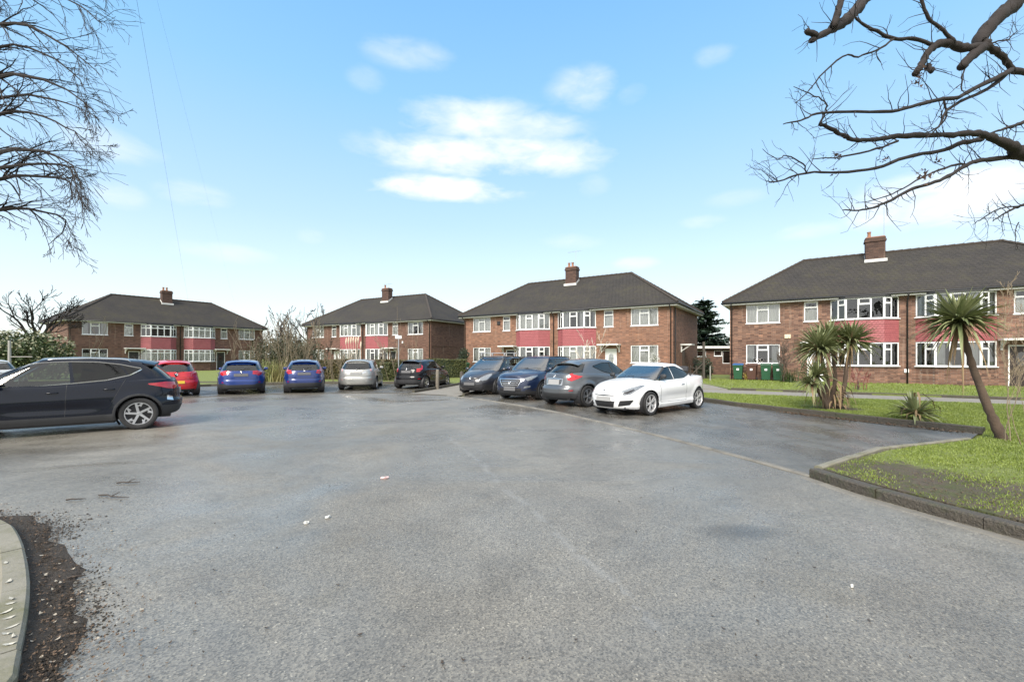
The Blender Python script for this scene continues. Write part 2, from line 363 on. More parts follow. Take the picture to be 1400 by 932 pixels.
def make_car(name,s):
    """skin lofted from plan outlines, cut into panels, glass, lamps; returns the root Empty. +x is the front"""
    L=s['L'];Wd=s['W'];hx=L/2;hw=Wd/2
    root=empty(name)
    fx=tab(s['front'],.03); rx=tab(s['rear'],.03)     # z -> inset from tip
    zb=tab(s['zb']); zs=tab(s['zs'],.12); zc=tab(s['zc'],.12)
    sf=tab(s.get('side',[(0,.93),(.1,.965),(.3,.99),(.5,.998),(.62,1.0),(.70,.988),(.85,.975),(.95,.955),(1,.92)]),.03)
    nf=s.get('nf',3.6); nr=s.get('nr',4.6); wr=s['wr']
    axf=hx-s['fo']; axr=axf-s['wb']; tyr=s.get('arch',wr+.045)
    # column parameters by arclength
    T=np.linspace(0,math.pi,1500); P=np.array([outline(t,hx,-hx,hw,nf,nr) for t in T]); d=np.r_[0,np.cumsum(np.hypot(*np.diff(P,axis=0).T))]
    NC=s.get('nc',104); ts=[float(np.interp(q,d,T)) for q in np.linspace(0,d[-1],NC)]
    NV=22; NK=9
    bm=bmesh.new(); lay=bm.faces.layers.int.new('p')
    rows=[]
    for i in range(NV+NK+1):
        row=[]
        for t in ts:
            x0,y0=outline(t,hx,-hx,1.0,nf,nr)
            v=min(i,NV)/NV
            xq=x0
            for _ in range(2):
                z=zb(xq)+(zs(xq)-zb(xq))*v
                xx,yy=outline(t,hx-fx(z),-hx+rx(z),hw*sf(v),nf,nr); xq=xx
            # wheel-arch flare
            for ax in (axf,axr):
                q=math.hypot(xx-ax,z-wr)-tyr
                if -.02<q<.16 and yy>hw*.6 and i<=NV: yy+=s.get('flare',.022)*max(0,1-abs(q-.02)/.14)**1.5*min(1,(1-v)*4)
            # lower door hollow
            if i<=NV and yy>hw*.8:
                yy-=s.get('hollow',.018)*math.exp(-((z-s.get('hollowz',.5))/.09)**2)*max(0,min(1,(min(axf-xx,xx-axr))/.5-.7))
            if i>NV:
                k=(i-NV)/NK; yr=1-k; zz=zs(xq); zm=zc(xq)
                z=zm-(zm-zz)*yr**s.get('hoodp',2.4)
                # bonnet creases
                z+=s.get('crease',.012)*math.exp(-((yr-.72)/.1)**2)*max(0,min(1,(xx)/.6))
                yy=yy*yr
            row.append(bm.verts.new((xx,max(yy,0) if 0<ts.index(t)<NC-1 else 0,z)))
        rows.append(row)
    cap=[]
    for i in range(len(rows)-1):
        for j in range(NC-1):
            vs=[rows[i][j],rows[i][j+1],rows[i+1][j+1],rows[i+1][j]]
            f=bm.faces.new(vs[::-1]); f[lay]=BODY
            if i>=NV: cap.append(f)
    # drop the deck under the cabin
    G=s['gh']; 
    for f in cap:
        c=f.calc_center_median(); 
        if all(v.co.x<G['F0']-.08 and v.co.x>G['R0']+.08 and v.co.y<hw*.74 for v in f.verts) and c.z>.75: bm.faces.remove(f)
    bmesh.ops.remove_doubles(bm,verts=bm.verts,dist=.0008)
    bmesh.ops.recalc_face_normals(bm,faces=bm.faces)
    bm.normal_update()
    up=sum(f.normal.y*f.calc_area() for f in bm.faces)
    if up<0: bmesh.ops.reverse_faces(bm,faces=bm.faces); bm.normal_update()
    # greenhouse
    zt=tab(s['roof'],.12); nf2=G.get('nf',5.5); nr2=G.get('nr',5.0)
    cr=G.get('crown',.05)
    T2=np.linspace(0,math.pi,1500); P2=np.array([outline(t,G['F1']-G.get('xc',0),G['R1']-G.get('xc',0),G['w1'],nf2,nr2) for t in T2]); d2=np.r_[0,np.cumsum(np.hypot(*np.diff(P2,axis=0).T))]
    base_ts=[float(np.interp(q,d2,T2)) for q in np.linspace(0,d2[-1],70)]
    def t_of_s(side,sv): # lateral fraction on front / rear end
        n=nf2 if side>0 else nr2; a=math.asin(min(1,sv**(n/2))); return a if side>0 else math.pi-a
    def t_of_c(c):
        if c>=0: return math.acos(min(1,c**(nf2/2)))
        return math.pi-math.acos(min(1,(-c)**(nr2/2)))
    wsS,rwS=G.get('ws',.90),G.get('rw',.84)
    bounds=[t_of_s(1,wsS)]; sides=G['side']   # list of (c_front,c_rear,mark)
    for a,b,mk in sides: bounds+=[t_of_c(a),t_of_c(b)]
    bounds.append(t_of_s(-1,rwS)); 
    tt=sorted(set(bounds+[t for t in base_ts if all(abs(t-b)>.012 for b in bounds)]))
    def vbt(t):
        vb,vt=.12,.90
        cpos=math.cos(t); c=(abs(cpos)**(2/(nf2 if cpos>0 else nr2)))*(1 if cpos>0 else -1)
        if t<=bounds[0]+1e-6:
            sv=math.sin(t)**(2/nf2)/wsS; return G.get('wsb',.05),G.get('wst',.95)-.02*sv**6
        if t>=bounds[-1]-1e-6:
            sv=math.sin(t)**(2/nr2)/rwS; return G.get('rwb',.14)+.10*sv**5,G.get('rwt',.88)-.08*sv**5
        return float(np.interp(-c,[-p[0] for p in G['vb']],[p[1] for p in G['vb']])),float(np.interp(-c,[-p[0] for p in G['vt']],[p[1] for p in G['vt']]))
    xc=G.get('xc',0)
    Fv=tab(G.get('Fc',[(0,0),(.5,.04),(1,0)]),.1); Rv=tab(G.get('Rc',[(0,0),(.5,.03),(1,0)]),.1)
    bands=[2,9,3]; grid=[]
    for t in tt:
        colv=[]; vb,vt=vbt(t)
        xb,_=outline(t,G['F0']-xc,G['R0']-xc,1,nf2,nr2); xt,_=outline(t,G['F1']-xc,G['R1']-xc,1,nf2,nr2)
        b0=zs(xb+xc)-G.get('sink',.05); 
        if t<bounds[0]*1.2: b0=max(b0,zc(xb+xc)-.08)
        t0=zt(xt+xc); vs=[vb*k/bands[0] for k in range(bands[0])]+[vb+(vt-vb)*k/bands[1] for k in range(bands[1])]+[vt+(1-vt)*k/bands[2] for k in range(bands[2]+1)]
        for v in vs:
            xf=G['F0']+(G['F1']-G['F0'])*v+Fv(v)-xc; xr=G['R0']+(G['R1']-G['R0'])*v-Rv(v)-xc
            wv=G['w0']+(G['w1']-G['w0'])*(v**1.25)
            # rounded roof rail
            wv-=.03*max(0,(v-.88)/.12)**2
            x,y=outline(t,xf,xr,wv,nf2,nr2)
            colv.append(Vector((x+xc,y,b0+(t0-b0)*v)))
        last=colv[-1]
        for k in range(1,9):
            yr=1-k/8; colv.append(Vector((last.x,last.y*yr,last.z+cr*(1-yr**2.2)*min(1,.25+last.y/G['w1']))))
        grid.append([bm.verts.new(p) for p in colv])
    nb=sum(bands)
    for j in range(len(tt)-1):
        tm=(tt[j]+tt[j+1])/2
        for i in range(len(grid[0])-1):
            f=bm.faces.new([grid[j][i],grid[j][i+1],grid[j+1][i+1],grid[j+1][i]]); f[lay]=BODY
            mk=s.get('rooftop',BODY) if i>=nb else BODY
            if bands[0]<=i<bands[0]+bands[1]:
                if tm<bounds[0]: mk=WSC
                elif tm>bounds[-1]: mk=REARW
                else:
                    mk=s.get('pillar',BODY)
                    for a,b,m2 in sides:
                        if t_of_c(a)<tm<t_of_c(b): mk=m2
                    if tm<t_of_c(sides[0][0]) or tm>t_of_c(sides[-1][1]): mk=BODY
            f[lay]=mk
            if f.normal.length==0: pass
    for j in (0,-1):
        for v in grid[j]: v.co.y=0
    seal=[]
    for a_,b_,mk_ in sides:
        js=[j for j,t in enumerate(tt) if t_of_c(a_)-1e-6<=t<=t_of_c(b_)+1e-6]
        lo=[grid[j][bands[0]].co.copy() for j in js]; hi=[grid[j][bands[0]+bands[1]].co.copy() for j in js]
        seal.append((lo,hi))
    bm.normal_update()
    # orient greenhouse outward
    gset=set(sum(grid,[])); gf=[f for f in bm.faces if f.verts[0] in gset]
    sg=sum(f.normal.y*f.calc_area() for f in gf)
    if sg<0: bmesh.ops.reverse_faces(bm,faces=gf)
    AX={'S':(0,1,0),'F':(1,0,0),'R':(-1,0,0),'FC':(1,1,0),'RC':(-1,1,0)}
    def cut(view,poly,mark,keep=(BODY,),nmin=None):
        if nmin is None: nmin={'S':.05,'F':.40,'R':.40,'FC':.12,'RC':.12}[view]
        if view in('F','R'): pp=[(y,z) for y,z in poly]
        elif view=='S': pp=poly
        else: # corner views: u measured from the centre tip along the diagonal
            pp=[]
            for u,z in poly:
                pp.append((u+(-hx if view=='FC' else -hx)/math.sqrt(2),z))
        cut_poly(bm,AX[view],pp,mark,lay,nmin,keep)
    for ax in (axf,axr):
        ring=[(ax+tyr*math.cos(a),wr+tyr*math.sin(a)) for a in np.linspace(0,2*math.pi,33)[:-1]]
        cut('S',ring,HOLE,keep=(BODY,),nmin=.2)
        if s.get('cladding'):
            k=s['cladding']; ring2=[(ax+(tyr+k)*math.cos(a),wr+(tyr+k)*math.sin(a)) for a in np.linspace(0,2*math.pi,33)[:-1]]
            cut('S',ring2,TRIM,keep=(BODY,),nmin=.2)
    for args in s['cuts']: cut(*args)
    bmesh.ops.delete(bm,geom=[f for f in bm.faces if f[lay]==HOLE],context='FACES')
    bmesh.ops.dissolve_degenerate(bm,dist=.0004,edges=bm.edges)
    # export
    bm.verts.index_update(); 
    groups={}
    for f in bm.faces: groups.setdefault(f[lay],[]).append(f)
    def export(nm,faces_marks,mats,both=True,sidesel=0,off=0.0):
        fm=[(f,k) for k,mks in enumerate(faces_marks) for mk in mks for f in groups.get(mk,[])]
        if not fm: return None
        V={};vs=[];fs=[];mi=[]
        def vid(v,sg):
            key=(v.index,sg) if abs(v.co.y)>1e-4 else (v.index,1)
            if key not in V: V[key]=len(vs); vs.append((v.co.x+v.normal.x*off,(v.co.y+v.normal.y*off)*sg,v.co.z+v.normal.z*off))
            return V[key]
        for sg in ((1,-1) if both else (sidesel,)):
            for f,k in fm:
                ids=[vid(v,sg) for v in f.verts]
                if sg<0: ids=ids[::-1]
                if len(set(ids))<3: continue
                fs.append(tuple(dict.fromkeys(ids))); mi.append(k)
        mb=MB(); mb.v=vs; mb.f=fs; mb.m=mi
        return mb.build(nm,mats,root,smooth=True)
    bm.normal_update()
    pm=s['paint']
    export('body',[[BODY],[SEAMS],[BRIGHT]],[pm,BLACKP,CHROME])
    export('lower_trim',[[TRIM]],[s.get('trimmat',DARKP)])
    export('grille',[[GRILLE]],[s.get('grillemat',BLACKP)])
    export('windscreen',[[WSC]],[CGW]); export('rear_window',[[REARW]],[s.get('rglass',CG)])
    for sg in (1,-1):
        export('side_window',[[SW1]],[CG],False,sg); export('side_window',[[SW2]],[s.get('rglass',CG)],False,sg); export('side_window',[[SW3]],[s.get('rglass',CG)],False,sg)
        export('headlight',[[HEAD],[HEADIN]],[CLRL,ALLOYD],False,sg,.004); export('tail_light',[[TAIL]],[s.get('tailmat',REDL)],False,sg,.006)
        export('fog_lamp',[[FOG]],[CLRL],False,sg,.003)
    if CHR in groups: export('chrome_trim',[[CHR]],[CHROME],off=.004)
    bm.free()
    if s.get('oneseal'): seal=[(sum([q[0] for q in seal],[]),sum([q[1] for q in seal],[]))]
    for sg in (1,-1):
        m=MB()
        for lo,hi in seal:
            loop=lo+hi[::-1]+[lo[0]]; m.tube([(p.x,(p.y+.004)*sg,p.z) for p in loop],s.get('sealr',.009),4,False)
        m.build('window_trim',s.get('sealmat',BLACKP),root)
    # underbody, wheel wells
    u=MB(); zu=.17 if not s.get('high') else .21
    u.box(axr+tyr+.02,axf-tyr-.02,-hw*.86,hw*.86,zu,.34); u.box(axf-tyr,hx-.22,-hw*.60,hw*.60,zu,.5); u.box(-hx+.22,axr+tyr,-hw*.60,hw*.60,zu+.04,.5)
    u.box(-hx+.15,hx-.2,-hw*.62,hw*.62,.40,.55)
    for ax in (axf,axr):
        for sg in (1,-1):
            T=Matrix.Translation((ax,0,wr))
            prof=[(tyr+.012,sg*hw*.62),(tyr+.012,sg*(hw*.93))]
            n=20; vs=[];fs=[]
            for k in range(n+1):
                a=R(-35)+R(250)*k/n
                for r,h in prof: vs.append(T@Vector((r*math.cos(a),h,r*math.sin(a))))
            for k in range(n): fs.append((2*k,2*k+1,2*k+3,2*k+2))
            u.add(vs,fs)
    u.build('underbody',BLACKP,root)
    # wheels
    tw=s.get('tw',.105); rr=s.get('rr',wr*.69)
    tmb=MB(); tmb.lathe([(rr*.97,-tw),(wr*.93,-tw*1.0),(wr*.985,-tw*.9),(wr,-tw*.6),(wr,tw*.6),(wr*.985,tw*.9),(wr*.93,tw*1.0),(rr*1.12,tw*1.02),(rr*.99,tw*.9),(rr*.97,tw*.4),(rr*.97,-tw)],40)
    rmb=rim_mb(rr,s.get('rim','single'),s.get('spokes',5))
    w0=None
    for ax in (axf,axr):
        for sg in (1,-1):
            if w0 is None:
                w0=tmb.build('wheel',TYRE,root,auto=35); rm=rmb.build('rim',s.get('rimmat',[ALLOY,BLACKP,CHROME]),w0,auto=30); rm.location=(0,tw*.82,0); wq=w0
            else:
                wq=w0.copy(); C.objects.link(wq); wq.parent=root; r2=rm.copy(); C.objects.link(r2); r2.parent=wq
            wq.location=(ax,sg*(hw-tw-.035),wr); wq.rotation_euler=(0,0,0 if sg>0 else math.pi)
    # cabin
    if s.get('cabin',True):
        sx=G['F1']-.25; fl=.52
        m=MB(); m.box(G['R0']+.5,G['F0']-.15,-hw*.72,hw*.72,.4,.46); 
        m.build('cabin_floor',SEAT,root)
        m=MB(); m.box(G['F0']-.42,G['F0']-.02,-hw*.74,hw*.74,.72,zs(G['F0']-.2)-.04); m.build('dashboard',SEAT,root,bevel=.03)
        for (xx,ys) in ((sx-.25,(.36,-.36)),(sx-1.05,(.36,-.36))):
            if xx<G['R0']+.6 and not s.get('backseat',True): continue
            for y in ys:
                m=MB(); T=Matrix.Translation((xx,y,fl))@Matrix.Rotation(R(-14),4,'Y')
                m.box(-.08,.07,-.24,.24,0,.58,T); m.box(-.06,.05,-.02,.02,.56,.66,T); m.box(-.07,.05,-.13,.13,.63,.80,T); m.box(0,.5,-.25,.25,-.06,.08,Matrix.Translation((xx,y,fl)))
                m.build('seat',SEAT,root,bevel=.03)
        m=MB(); T=Matrix.Translation((G['F0']-.5,-.36,.86))@Matrix.Rotation(R(-62),4,'Z')@Matrix.Rotation(0,4,'Y')
        pts=[(G['F0']-.5+.10*math.cos(a)*.35,-.36+.18*math.sin(a),.9+.18*math.cos(a)) for a in np.linspace(0,2*math.pi,17)]
        m.tube(pts,.014,6,False); m.tube([(G['F0']-.5,-.36,.9),(G['F0']-.3,-.36,.82)],.03,6); m.build('steering_wheel',BLACKP,root)
    # door mirrors
    mx=s.get('mirror',(G['F0']-.42,zs(G['F0']-.42)+.06))
    for sg in (1,-1):
        m=MB(); y0=G['w0']-.02
        vs=[];
        rings=[(-.05,.040,.05),(-.01,.065,.070),(.05,.068,.075),(.10,.055,.062),(.125,.03,.04)]
        for dy,a,b in rings:
            for k in range(10):
                t=2*math.pi*k/10; vs.append((mx[0]+a*math.cos(t)*(.9 if math.cos(t)>0 else .35)+.02,sg*(y0+.06+dy),mx[1]+.06+b*math.sin(t)*.95))
        fs=[(i*10+k,i*10+(k+1)%10,(i+1)*10+(k+1)%10,(i+1)*10+k) for i in range(4) for k in range(10)]+[tuple(range(9,-1,-1)),tuple(40+k for k in range(10))]
        if sg<0: fs=[f[::-1] for f in fs]
        m.cur=0; m.add(vs,fs); m.cur=1; m.tube([(mx[0]+.02,sg*(y0-.03),mx[1]-.02),(mx[0]+.02,sg*(y0+.08),mx[1]+.01)],.028,6)
        m.build('door_mirror',[s.get('mirrormat',pm),BLACKP],root,smooth=True)
    # door handles
    for (hxp,hz) in s.get('handles',[]):
        for sg in (1,-1):
            yh=hw*.985
            m=MB(); m.tube([(hxp-.09,sg*(yh-.02),hz),(hxp-.07,sg*(yh+.012),hz+.005),(hxp+.07,sg*(yh+.012),hz),(hxp+.09,sg*(yh-.02),hz-.004)],.014,6); m.build('door_handle',s.get('handlemat',pm),root,smooth=True)
    # plates
    def plate(pos,sgn,tilt,mt,wdt=.52,ht=.112):
        m=MB(); T=Matrix.Translation((sgn*pos[0],0,pos[1]))@Matrix.Rotation(-sgn*R(tilt),4,'Y'); m.box(-.012,.012,-wdt/2,wdt/2,-ht/2,ht/2,T); return m.build('number_plate',mt,root,bevel=.003)
    if s.get('fplate'): plate(s['fplate'],1,s['fplate'][2],s.get('fpm',PLATE),*(s['fplate'][3:5]))
    if s.get('rplate'): plate(s['rplate'],-1,s['rplate'][2],s.get('rpm',PLATE),*(s['rplate'][3:5]))
    # spoiler
    if s.get('spoiler'):
        x0,z0,ln,wv=s['spoiler']; m=MB(); n=12; vs=[]
        for k in range(n+1):
            y=(-1+2*k/n)*wv; e=1-.35*abs(y/wv)**3; zz=z0-.07*abs(y/wv)**2.5
            vs+=[(x0+.10,y,zz+.012),(x0-ln*e,y,zz-.035),(x0-ln*e,y,zz-.058),(x0+.05,y,zz-.05)]
        fs=[]
        for k in range(n):
            b=4*k
            for q in range(4): fs.append((b+q,b+(q+1)%4,b+4+(q+1)%4,b+4+q))
        fs+= [(0,3,2,1),(4*n,4*n+1,4*n+2,4*n+3)]
        m.add([tuple(v) for v in vs],[f[::-1] for f in fs]); m.build('spoiler',pm,root,auto=50)
    # rear wiper
    if s.get('rwiper'):
        a,b,c=s['rwiper']; m=MB(); m.tube([(a,0.02,b),(a+.03*c,-.14,b+.05),(a+.05*c,-.34,b+.06)],[.022,.012,.008],6); m.build('rear_wiper',BLACKP,root)
    # front wipers
    m=MB()
    for yy in (.1,-.45): m.tube([(G['F0']+.02-.12*abs(yy)-.02,yy,zc(G['F0']-.05)+.01),(G['F0']-.16,yy+.5,zc(G['F0']-.05)+.055)],.009,5)
    m.build('wipers',BLACKP,root)
    # badge
    for (bx,bz,br) in s.get('badges',[]):
        m=MB(); T=Matrix.Translation((bx,0,bz))@Matrix.Rotation(R(90),4,'Z'); 
        m.lathe([(br,-.004),(br,.006),(br*.75,.008),(br*.7,.003),(0,.003)],20,Matrix.Translation((bx,0,bz))@Matrix.Rotation(R(-90 if bx>0 else 90),4,'Z')@Matrix.Scale(1.0,4)); m.build('badge',CHROME,root,smooth=True)
    if s.get('aerial'):
        xa,za=s['aerial']; m=MB(); m.tube([(xa,0,za),(xa-.16,0,za+.16)],[.008,.003],5); m.build('aerial',BLACKP,root)
    if s.get('rails'):
        x0,x1,zr,yr=s['rails']
        for sg in (1,-1):
            m=MB(); m.tube([(x1+.06,sg*yr,zr-.09),(x1,sg*yr,zr-.045),(x1-.08,sg*yr,zr-.03),((x0+x1)/2,sg*yr,zr-.012),(x0+.08,sg*yr,zr-.035),(x0,sg*yr,zr-.05),(x0-.05,sg*yr,zr-.10)],.015,6); m.build('roof_rail',s.get('railmat',BLACKP),root,smooth=True)
    if s.get('bars'):
        for (xb,zb2,yb) in s['bars']:
            m=MB(); m.box(xb-.03,xb+.03,-yb-.10,yb+.10,zb2,zb2+.03)
            for sg in(1,-1): m.box(xb-.05,xb+.05,sg*yb-.03,sg*yb+.03,zb2-.11,zb2)
            m.build('roof_bar',[ALLOY],root,bevel=.006)
    if s.get('exhaust'):
        m=MB(); y=s['exhaust']; m.tube([(-hx+.45,y,.27),(-hx+.12,y,.25)],.032,10); m.build('exhaust',ALLOY,root,smooth=True)
    return root
def place(root,wheel,px,py,heading,s,z0=.008):
    """put a car so that the tyre contact of one wheel lands on ground point seen at px,py"""
    hx=s['L']/2; hw=s['W']/2; axf=hx-s['fo']; axr=axf-s['wb']
    lx=axf if wheel[0]=='f' else axr; ly=(hw-.10)*(1 if wheel[1]=='l' else -1)
    X,Y=gp(px,py,z0); a=R(heading); c,sn=math.cos(a),math.sin(a)
    root.location=(X-(c*lx-sn*ly),Y-(sn*lx+c*ly),z0); root.rotation_euler=(0,0,a)
def hatch(L,Wd,H,wb,fo,wr,**k):
    hx=L/2; sh=k.pop('sh',.97); cow=k.pop('cow',hx-1.12); hood=k.pop('hood',.80)
    s=dict(L=L,W=Wd,H=H,wb=wb,fo=fo,wr=wr,
      front=[(.15,.16),(.22,.06),(.32,.01),(.45,0),(.56,.01),(.66,.05),(.74,.12),(.9,.30)],
      rear=[(.2,.12),(.28,.03),(.4,0),(.58,.0),(.64,.035),(.8,.045),(.95,.09),(1.1,.15)],
      zb=[(hx,.20),(hx-.5,.18),(0,.20),(-hx+.5,.22),(-hx,.27)],
      zs=[(hx,.66),(hx-.12,.69),(hx-.35,.76),(hx-.7,.84),(cow,.90),(0,sh-.02),(-hx+.5,sh+.03),(-hx,sh+.02)],
      zc=[(hx,.67),(hx-.12,.73),(hx-.35,hood+.02),(hx-.7,hood+.09),(cow,hood+.17),(cow-.3,hood+.2),(-hx+.3,sh+.02),(-hx,sh+.02)],
      gh=dict(F0=cow+.02,F1=cow-.78,R0=-hx+.10,R1=-hx+.50,w0=Wd/2*.915,w1=Wd/2*.735,
        side=[(.80,.135,SW1),(.10,-.50,SW2)],vb=[(1,.3),(.80,.16),(.5,.13),(0,.13),(-.5,.22),(-1,.3)],vt=[(1,.86),(.80,.87),(0,.90),(-.35,.88),(-.50,.72),(-1,.7)]),
      roof=[(hx-1.3,H-.16),(hx-1.9,H-.075),(0,H-.055),(-.6,H-.06),(-hx+.5,H-.13)],
      cuts=[])
    s.update(k); return s
def common_cuts(s,doors,front=True):
    """doors: list of x positions of vertical shuts"""
    hx=s['L']/2; c=[]; axf=hx-s['fo']; axr=axf-s['wb']
    zt=.96
    for x,zlo in doors: c.append(('S',stripp((x,zlo),(x-.02,1.2),.010),SEAMS))
    c.append(('S',stripp((doors[0][0],.33),(doors[-1][0] if len(doors)>1 else axr+.5,.34),.010),SEAMS))
    return c
def R_plate(s,z,dx=.0,tilt=6,mt=None,w=.52,h=.115):
    hx=s['L']/2; s['rplate']=(hx-dx+.012,z,tilt,w,h)
    if mt: s['rpm']=mt
def F_plate(s,z,dx=.0,tilt=3,mt=None,w=.52,h=.115):
    hx=s['L']/2; s['fplate']=(hx-dx+.012,z,tilt,w,h)
    if mt: s['fpm']=mt
ALLOYB=plain('alloy_bright',(.62,.62,.63),.35,metal=.5)
P_NIGHT=paint('paint_midnight',(.003,.005,.012),.0,rough=.2,dirt=.04,coat=.5)
P_RED=paint('paint_red',(.55,.010,.018),.0,dirt=.12)
P_BLUE=paint('paint_blue',(.006,.034,.19),.1)
P_BLUE2=paint('paint_deep_blue',(.005,.024,.14),.1)
P_SILV=paint('paint_silver',(.42,.42,.40),.55,rough=.32)
P_BLACK=paint('paint_black',(.005,.005,.007),.0,rough=.2,dirt=.08,coat=.55)
P_GRAPH=paint('paint_graphite',(.018,.019,.026),.1,dirt=.15)
P_NAVY=paint('paint_navy',(.008,.017,.050),.15,dirt=.15)
P_GREY=paint('paint_grey',(.10,.108,.118),.45,rough=.3,dirt=.2)
P_WHITE=paint('paint_white',(.74,.75,.76),.0,dirt=.18)
def lowS(s,z=.33,mk=TRIM):
    hx=s['L']/2; return ('S',[(-hx+.0,z-.2),(hx,z-.2),(hx,z-.02),(s['L']/2-s['fo']-.4,z),(-.3,z),(-hx,z+.03)],mk)
# --- dark crossover at the left
def spec_crossover():
    s=hatch(4.34,1.84,1.60,2.646,.93,.345,sh=1.02,cow=1.05,hood=.93,paint=P_NIGHT,rim='turbine',spokes=5,rr=.25,rglass=CGD,sealmat=CHROME,sealr=.014,oneseal=True,cladding=.05,flare=.03)
    hx=s['L']/2; g=s['gh']; g.update(ws=.83,Fc=[(0,0),(.5,.10),(1,0)],F0=1.12,F1=.20,R0=-hx+.16,R1=-hx+.62,w0=.84,w1=.63,
      side=[(.88,-.16,SW1),(-.19,-.64,SW2),(-.655,-.82,SW3)],
      vb=[(1,.3),(.88,.16),(.5,.06),(0,.08),(-.45,.15),(-.66,.32),(-.82,.60)],vt=[(1,.8),(.88,.86),(.7,.90),(0,.92),(-.45,.90),(-.66,.81),(-.82,.66)])
    s['zs']=[(hx,.74),(hx-.12,.80),(hx-.35,.90),(hx-.7,.96),(1.05,.99),(0,1.01),(-.9,1.07),(-hx+.4,1.10),(-hx,1.08)]
    s['zc']=[(hx,.76),(hx-.12,.84),(hx-.35,.95),(hx-.7,1.02),(1.05,1.08),(.7,1.1),(-hx+.3,1.08),(-hx,1.06)]
    s['roof']=[(1.0,1.42),(.4,1.515),(-.3,1.55),(-1.0,1.53),(-hx+.6,1.47)]
    s['zb']=[(hx,.24),(hx-.5,.22),(0,.22),(-hx+.5,.24),(-hx,.32)]
    s['rear']=[(.25,.16),(.34,.05),(.48,.0),(.60,.0),(.66,.05),(.8,.06),(.95,.09),(1.1,.15)]
    s['hollowz']=.52; s['hollow']=.03
    s['cuts']=[lowS(s,.36),('R',rectp(-.1,.95,.2,.50),TRIM),('RC',[(.40,.90),(.55,.86),(.70,.88),(1.00,.97),(1.02,1.0),(.70,1.03),(.42,1.01)],TAIL),
      ('FC',[(.35,.74),(.75,.70),(1.0,.86),(.7,.83),(.35,.80)],HEAD),('F',rectp(-.1,.45,.45,.72),GRILLE)]
    for x,z0 in ((.84,.36),(-.24,.36)): s['cuts'].append(('S',stripp((x,z0),(x-.03,1.05),.009),SEAMS))
    s['cuts'].append(('S',stripp((-.16-.80,.62),(-1.18,1.1),.009),SEAMS))
    s['cuts'].append(('RC',[(.60,.60),(.73,.62),(.72,.72),(.60,.70)],BRIGHT))
    s['handles']=[(-.06,.86),(-.92,.90)]; s['handlemat']=P_NIGHT
    s['spoiler']=(-hx+.62,1.52,.17,.55); s['rails']=(-1.2,.05,1.575,.58); s['railmat']=ALLOY; s['aerial']=(-1.3,1.585)
    s['rwiper']=(-hx+.12,1.12,1); R_plate(s,.80,.06)
    s['mirror']=(.66,1.0); s['crease']=.02; s['mirrormat']=BLACKP
    return s
# --- red three-door hatch, seen from behind
def spec_red():
    s=hatch(3.99,1.73,1.48,2.51,.80,.305,paint=P_RED,rimmat=[ALLOYD,BLACKP,BLACKP],rim='y',nr=3.6)
    hx=s['L']/2; g=s['gh']; g.update(w1=.60,R1=-hx+.52,R0=-hx+.14,rw=.86,rwb=.10,rwt=.86,nr=3.2,side=[(.80,.02,SW1),(-.02,-.66,SW2)])
    g['vb']=[(1,.3),(.8,.13),(0,.12),(-.4,.2),(-.66,.45)]; g['vt']=[(1,.8),(.8,.88),(0,.9),(-.4,.84),(-.66,.6)]
    s['cuts']=[('RC',[(.40,.80),(.60,.76),(.74,.86),(.70,1.02),(.56,1.04),(.42,.93)],TAIL),('R',stripp((-.05,.67),(.72,.70),.014),SEAMS),('R',rectp(-.1,.30,.53,.64,.02),SEAMS) if False else ('R',rectp(-.1,.62,.15,.30),TRIM)]
    s['cuts']+=[('RC',[(.50,.42),(.62,.43),(.62,.46),(.50,.45)],TAIL),('S',stripp((.62,.34),(.58,.98),.009),SEAMS),('S',stripp((-.58,.34),(-.6,1.0),.009),SEAMS)]
    R_plate(s,.58,-.0,2,PLATEY,.50,.11); s['badges']=[(-hx+.045,.90,.045)]; s['rwiper']=(-hx+.08,1.0,1); s['handles']=[(-.45,.84)]
    s['spoiler']=(-hx+.56,1.42,.10,.50)
    return s
# --- large blue hatch
def spec_blue():
    s=hatch(4.36,1.84,1.48,2.65,.88,.325,paint=P_BLUE,rim='y',spokes=5,nr=4.0)
    hx=s['L']/2; g=s['gh']; g.update(w1=.62,R1=-hx+.58,R0=-hx+.16,rw=.90,rwb=.14,rwt=.80,side=[(.80,.14,SW1),(.11,-.45,SW2),(-.47,-.70,SW3)])
    g['vb']=[(1,.3),(.8,.12),(0,.13),(-.45,.22),(-.70,.42)]; g['vt']=[(1,.8),(.8,.88),(0,.9),(-.45,.84),(-.70,.62)]
    s['cuts']=[('RC',[(.36,.86),(.48,.84),(.60,.80),(.78,.84),(.95,.97),(.80,.98),(.62,1.01),(.40,.99)],TAIL),('R',[(-.1,.15),(.95,.15),(.95,.44),(.62,.47),(.5,.42),(-.1,.42)],TRIM),
      ('R',stripp((.30,.66),(.62,.64),.014),SEAMS),('R',stripp((-.1,.665),(.30,.66),.014),SEAMS),('RC',[(.55,.50),(.66,.51),(.66,.54),(.55,.53)],TAIL)]
    for x in (.72,-.22): s['cuts'].append(('S',stripp((x,.34),(x-.03,1.0),.009),SEAMS))
    R_plate(s,.83,.05,8,PLATED,.52,.115); s['badges']=[(-hx+.07,.965,.04)]; s['rwiper']=(-hx+.10,1.03,1); s['spoiler']=(-hx+.62,1.43,.16,.58); s['handles']=[(-.05,.86),(-.95,.88)]; s['aerial']=(-1.3,1.46)
    return s
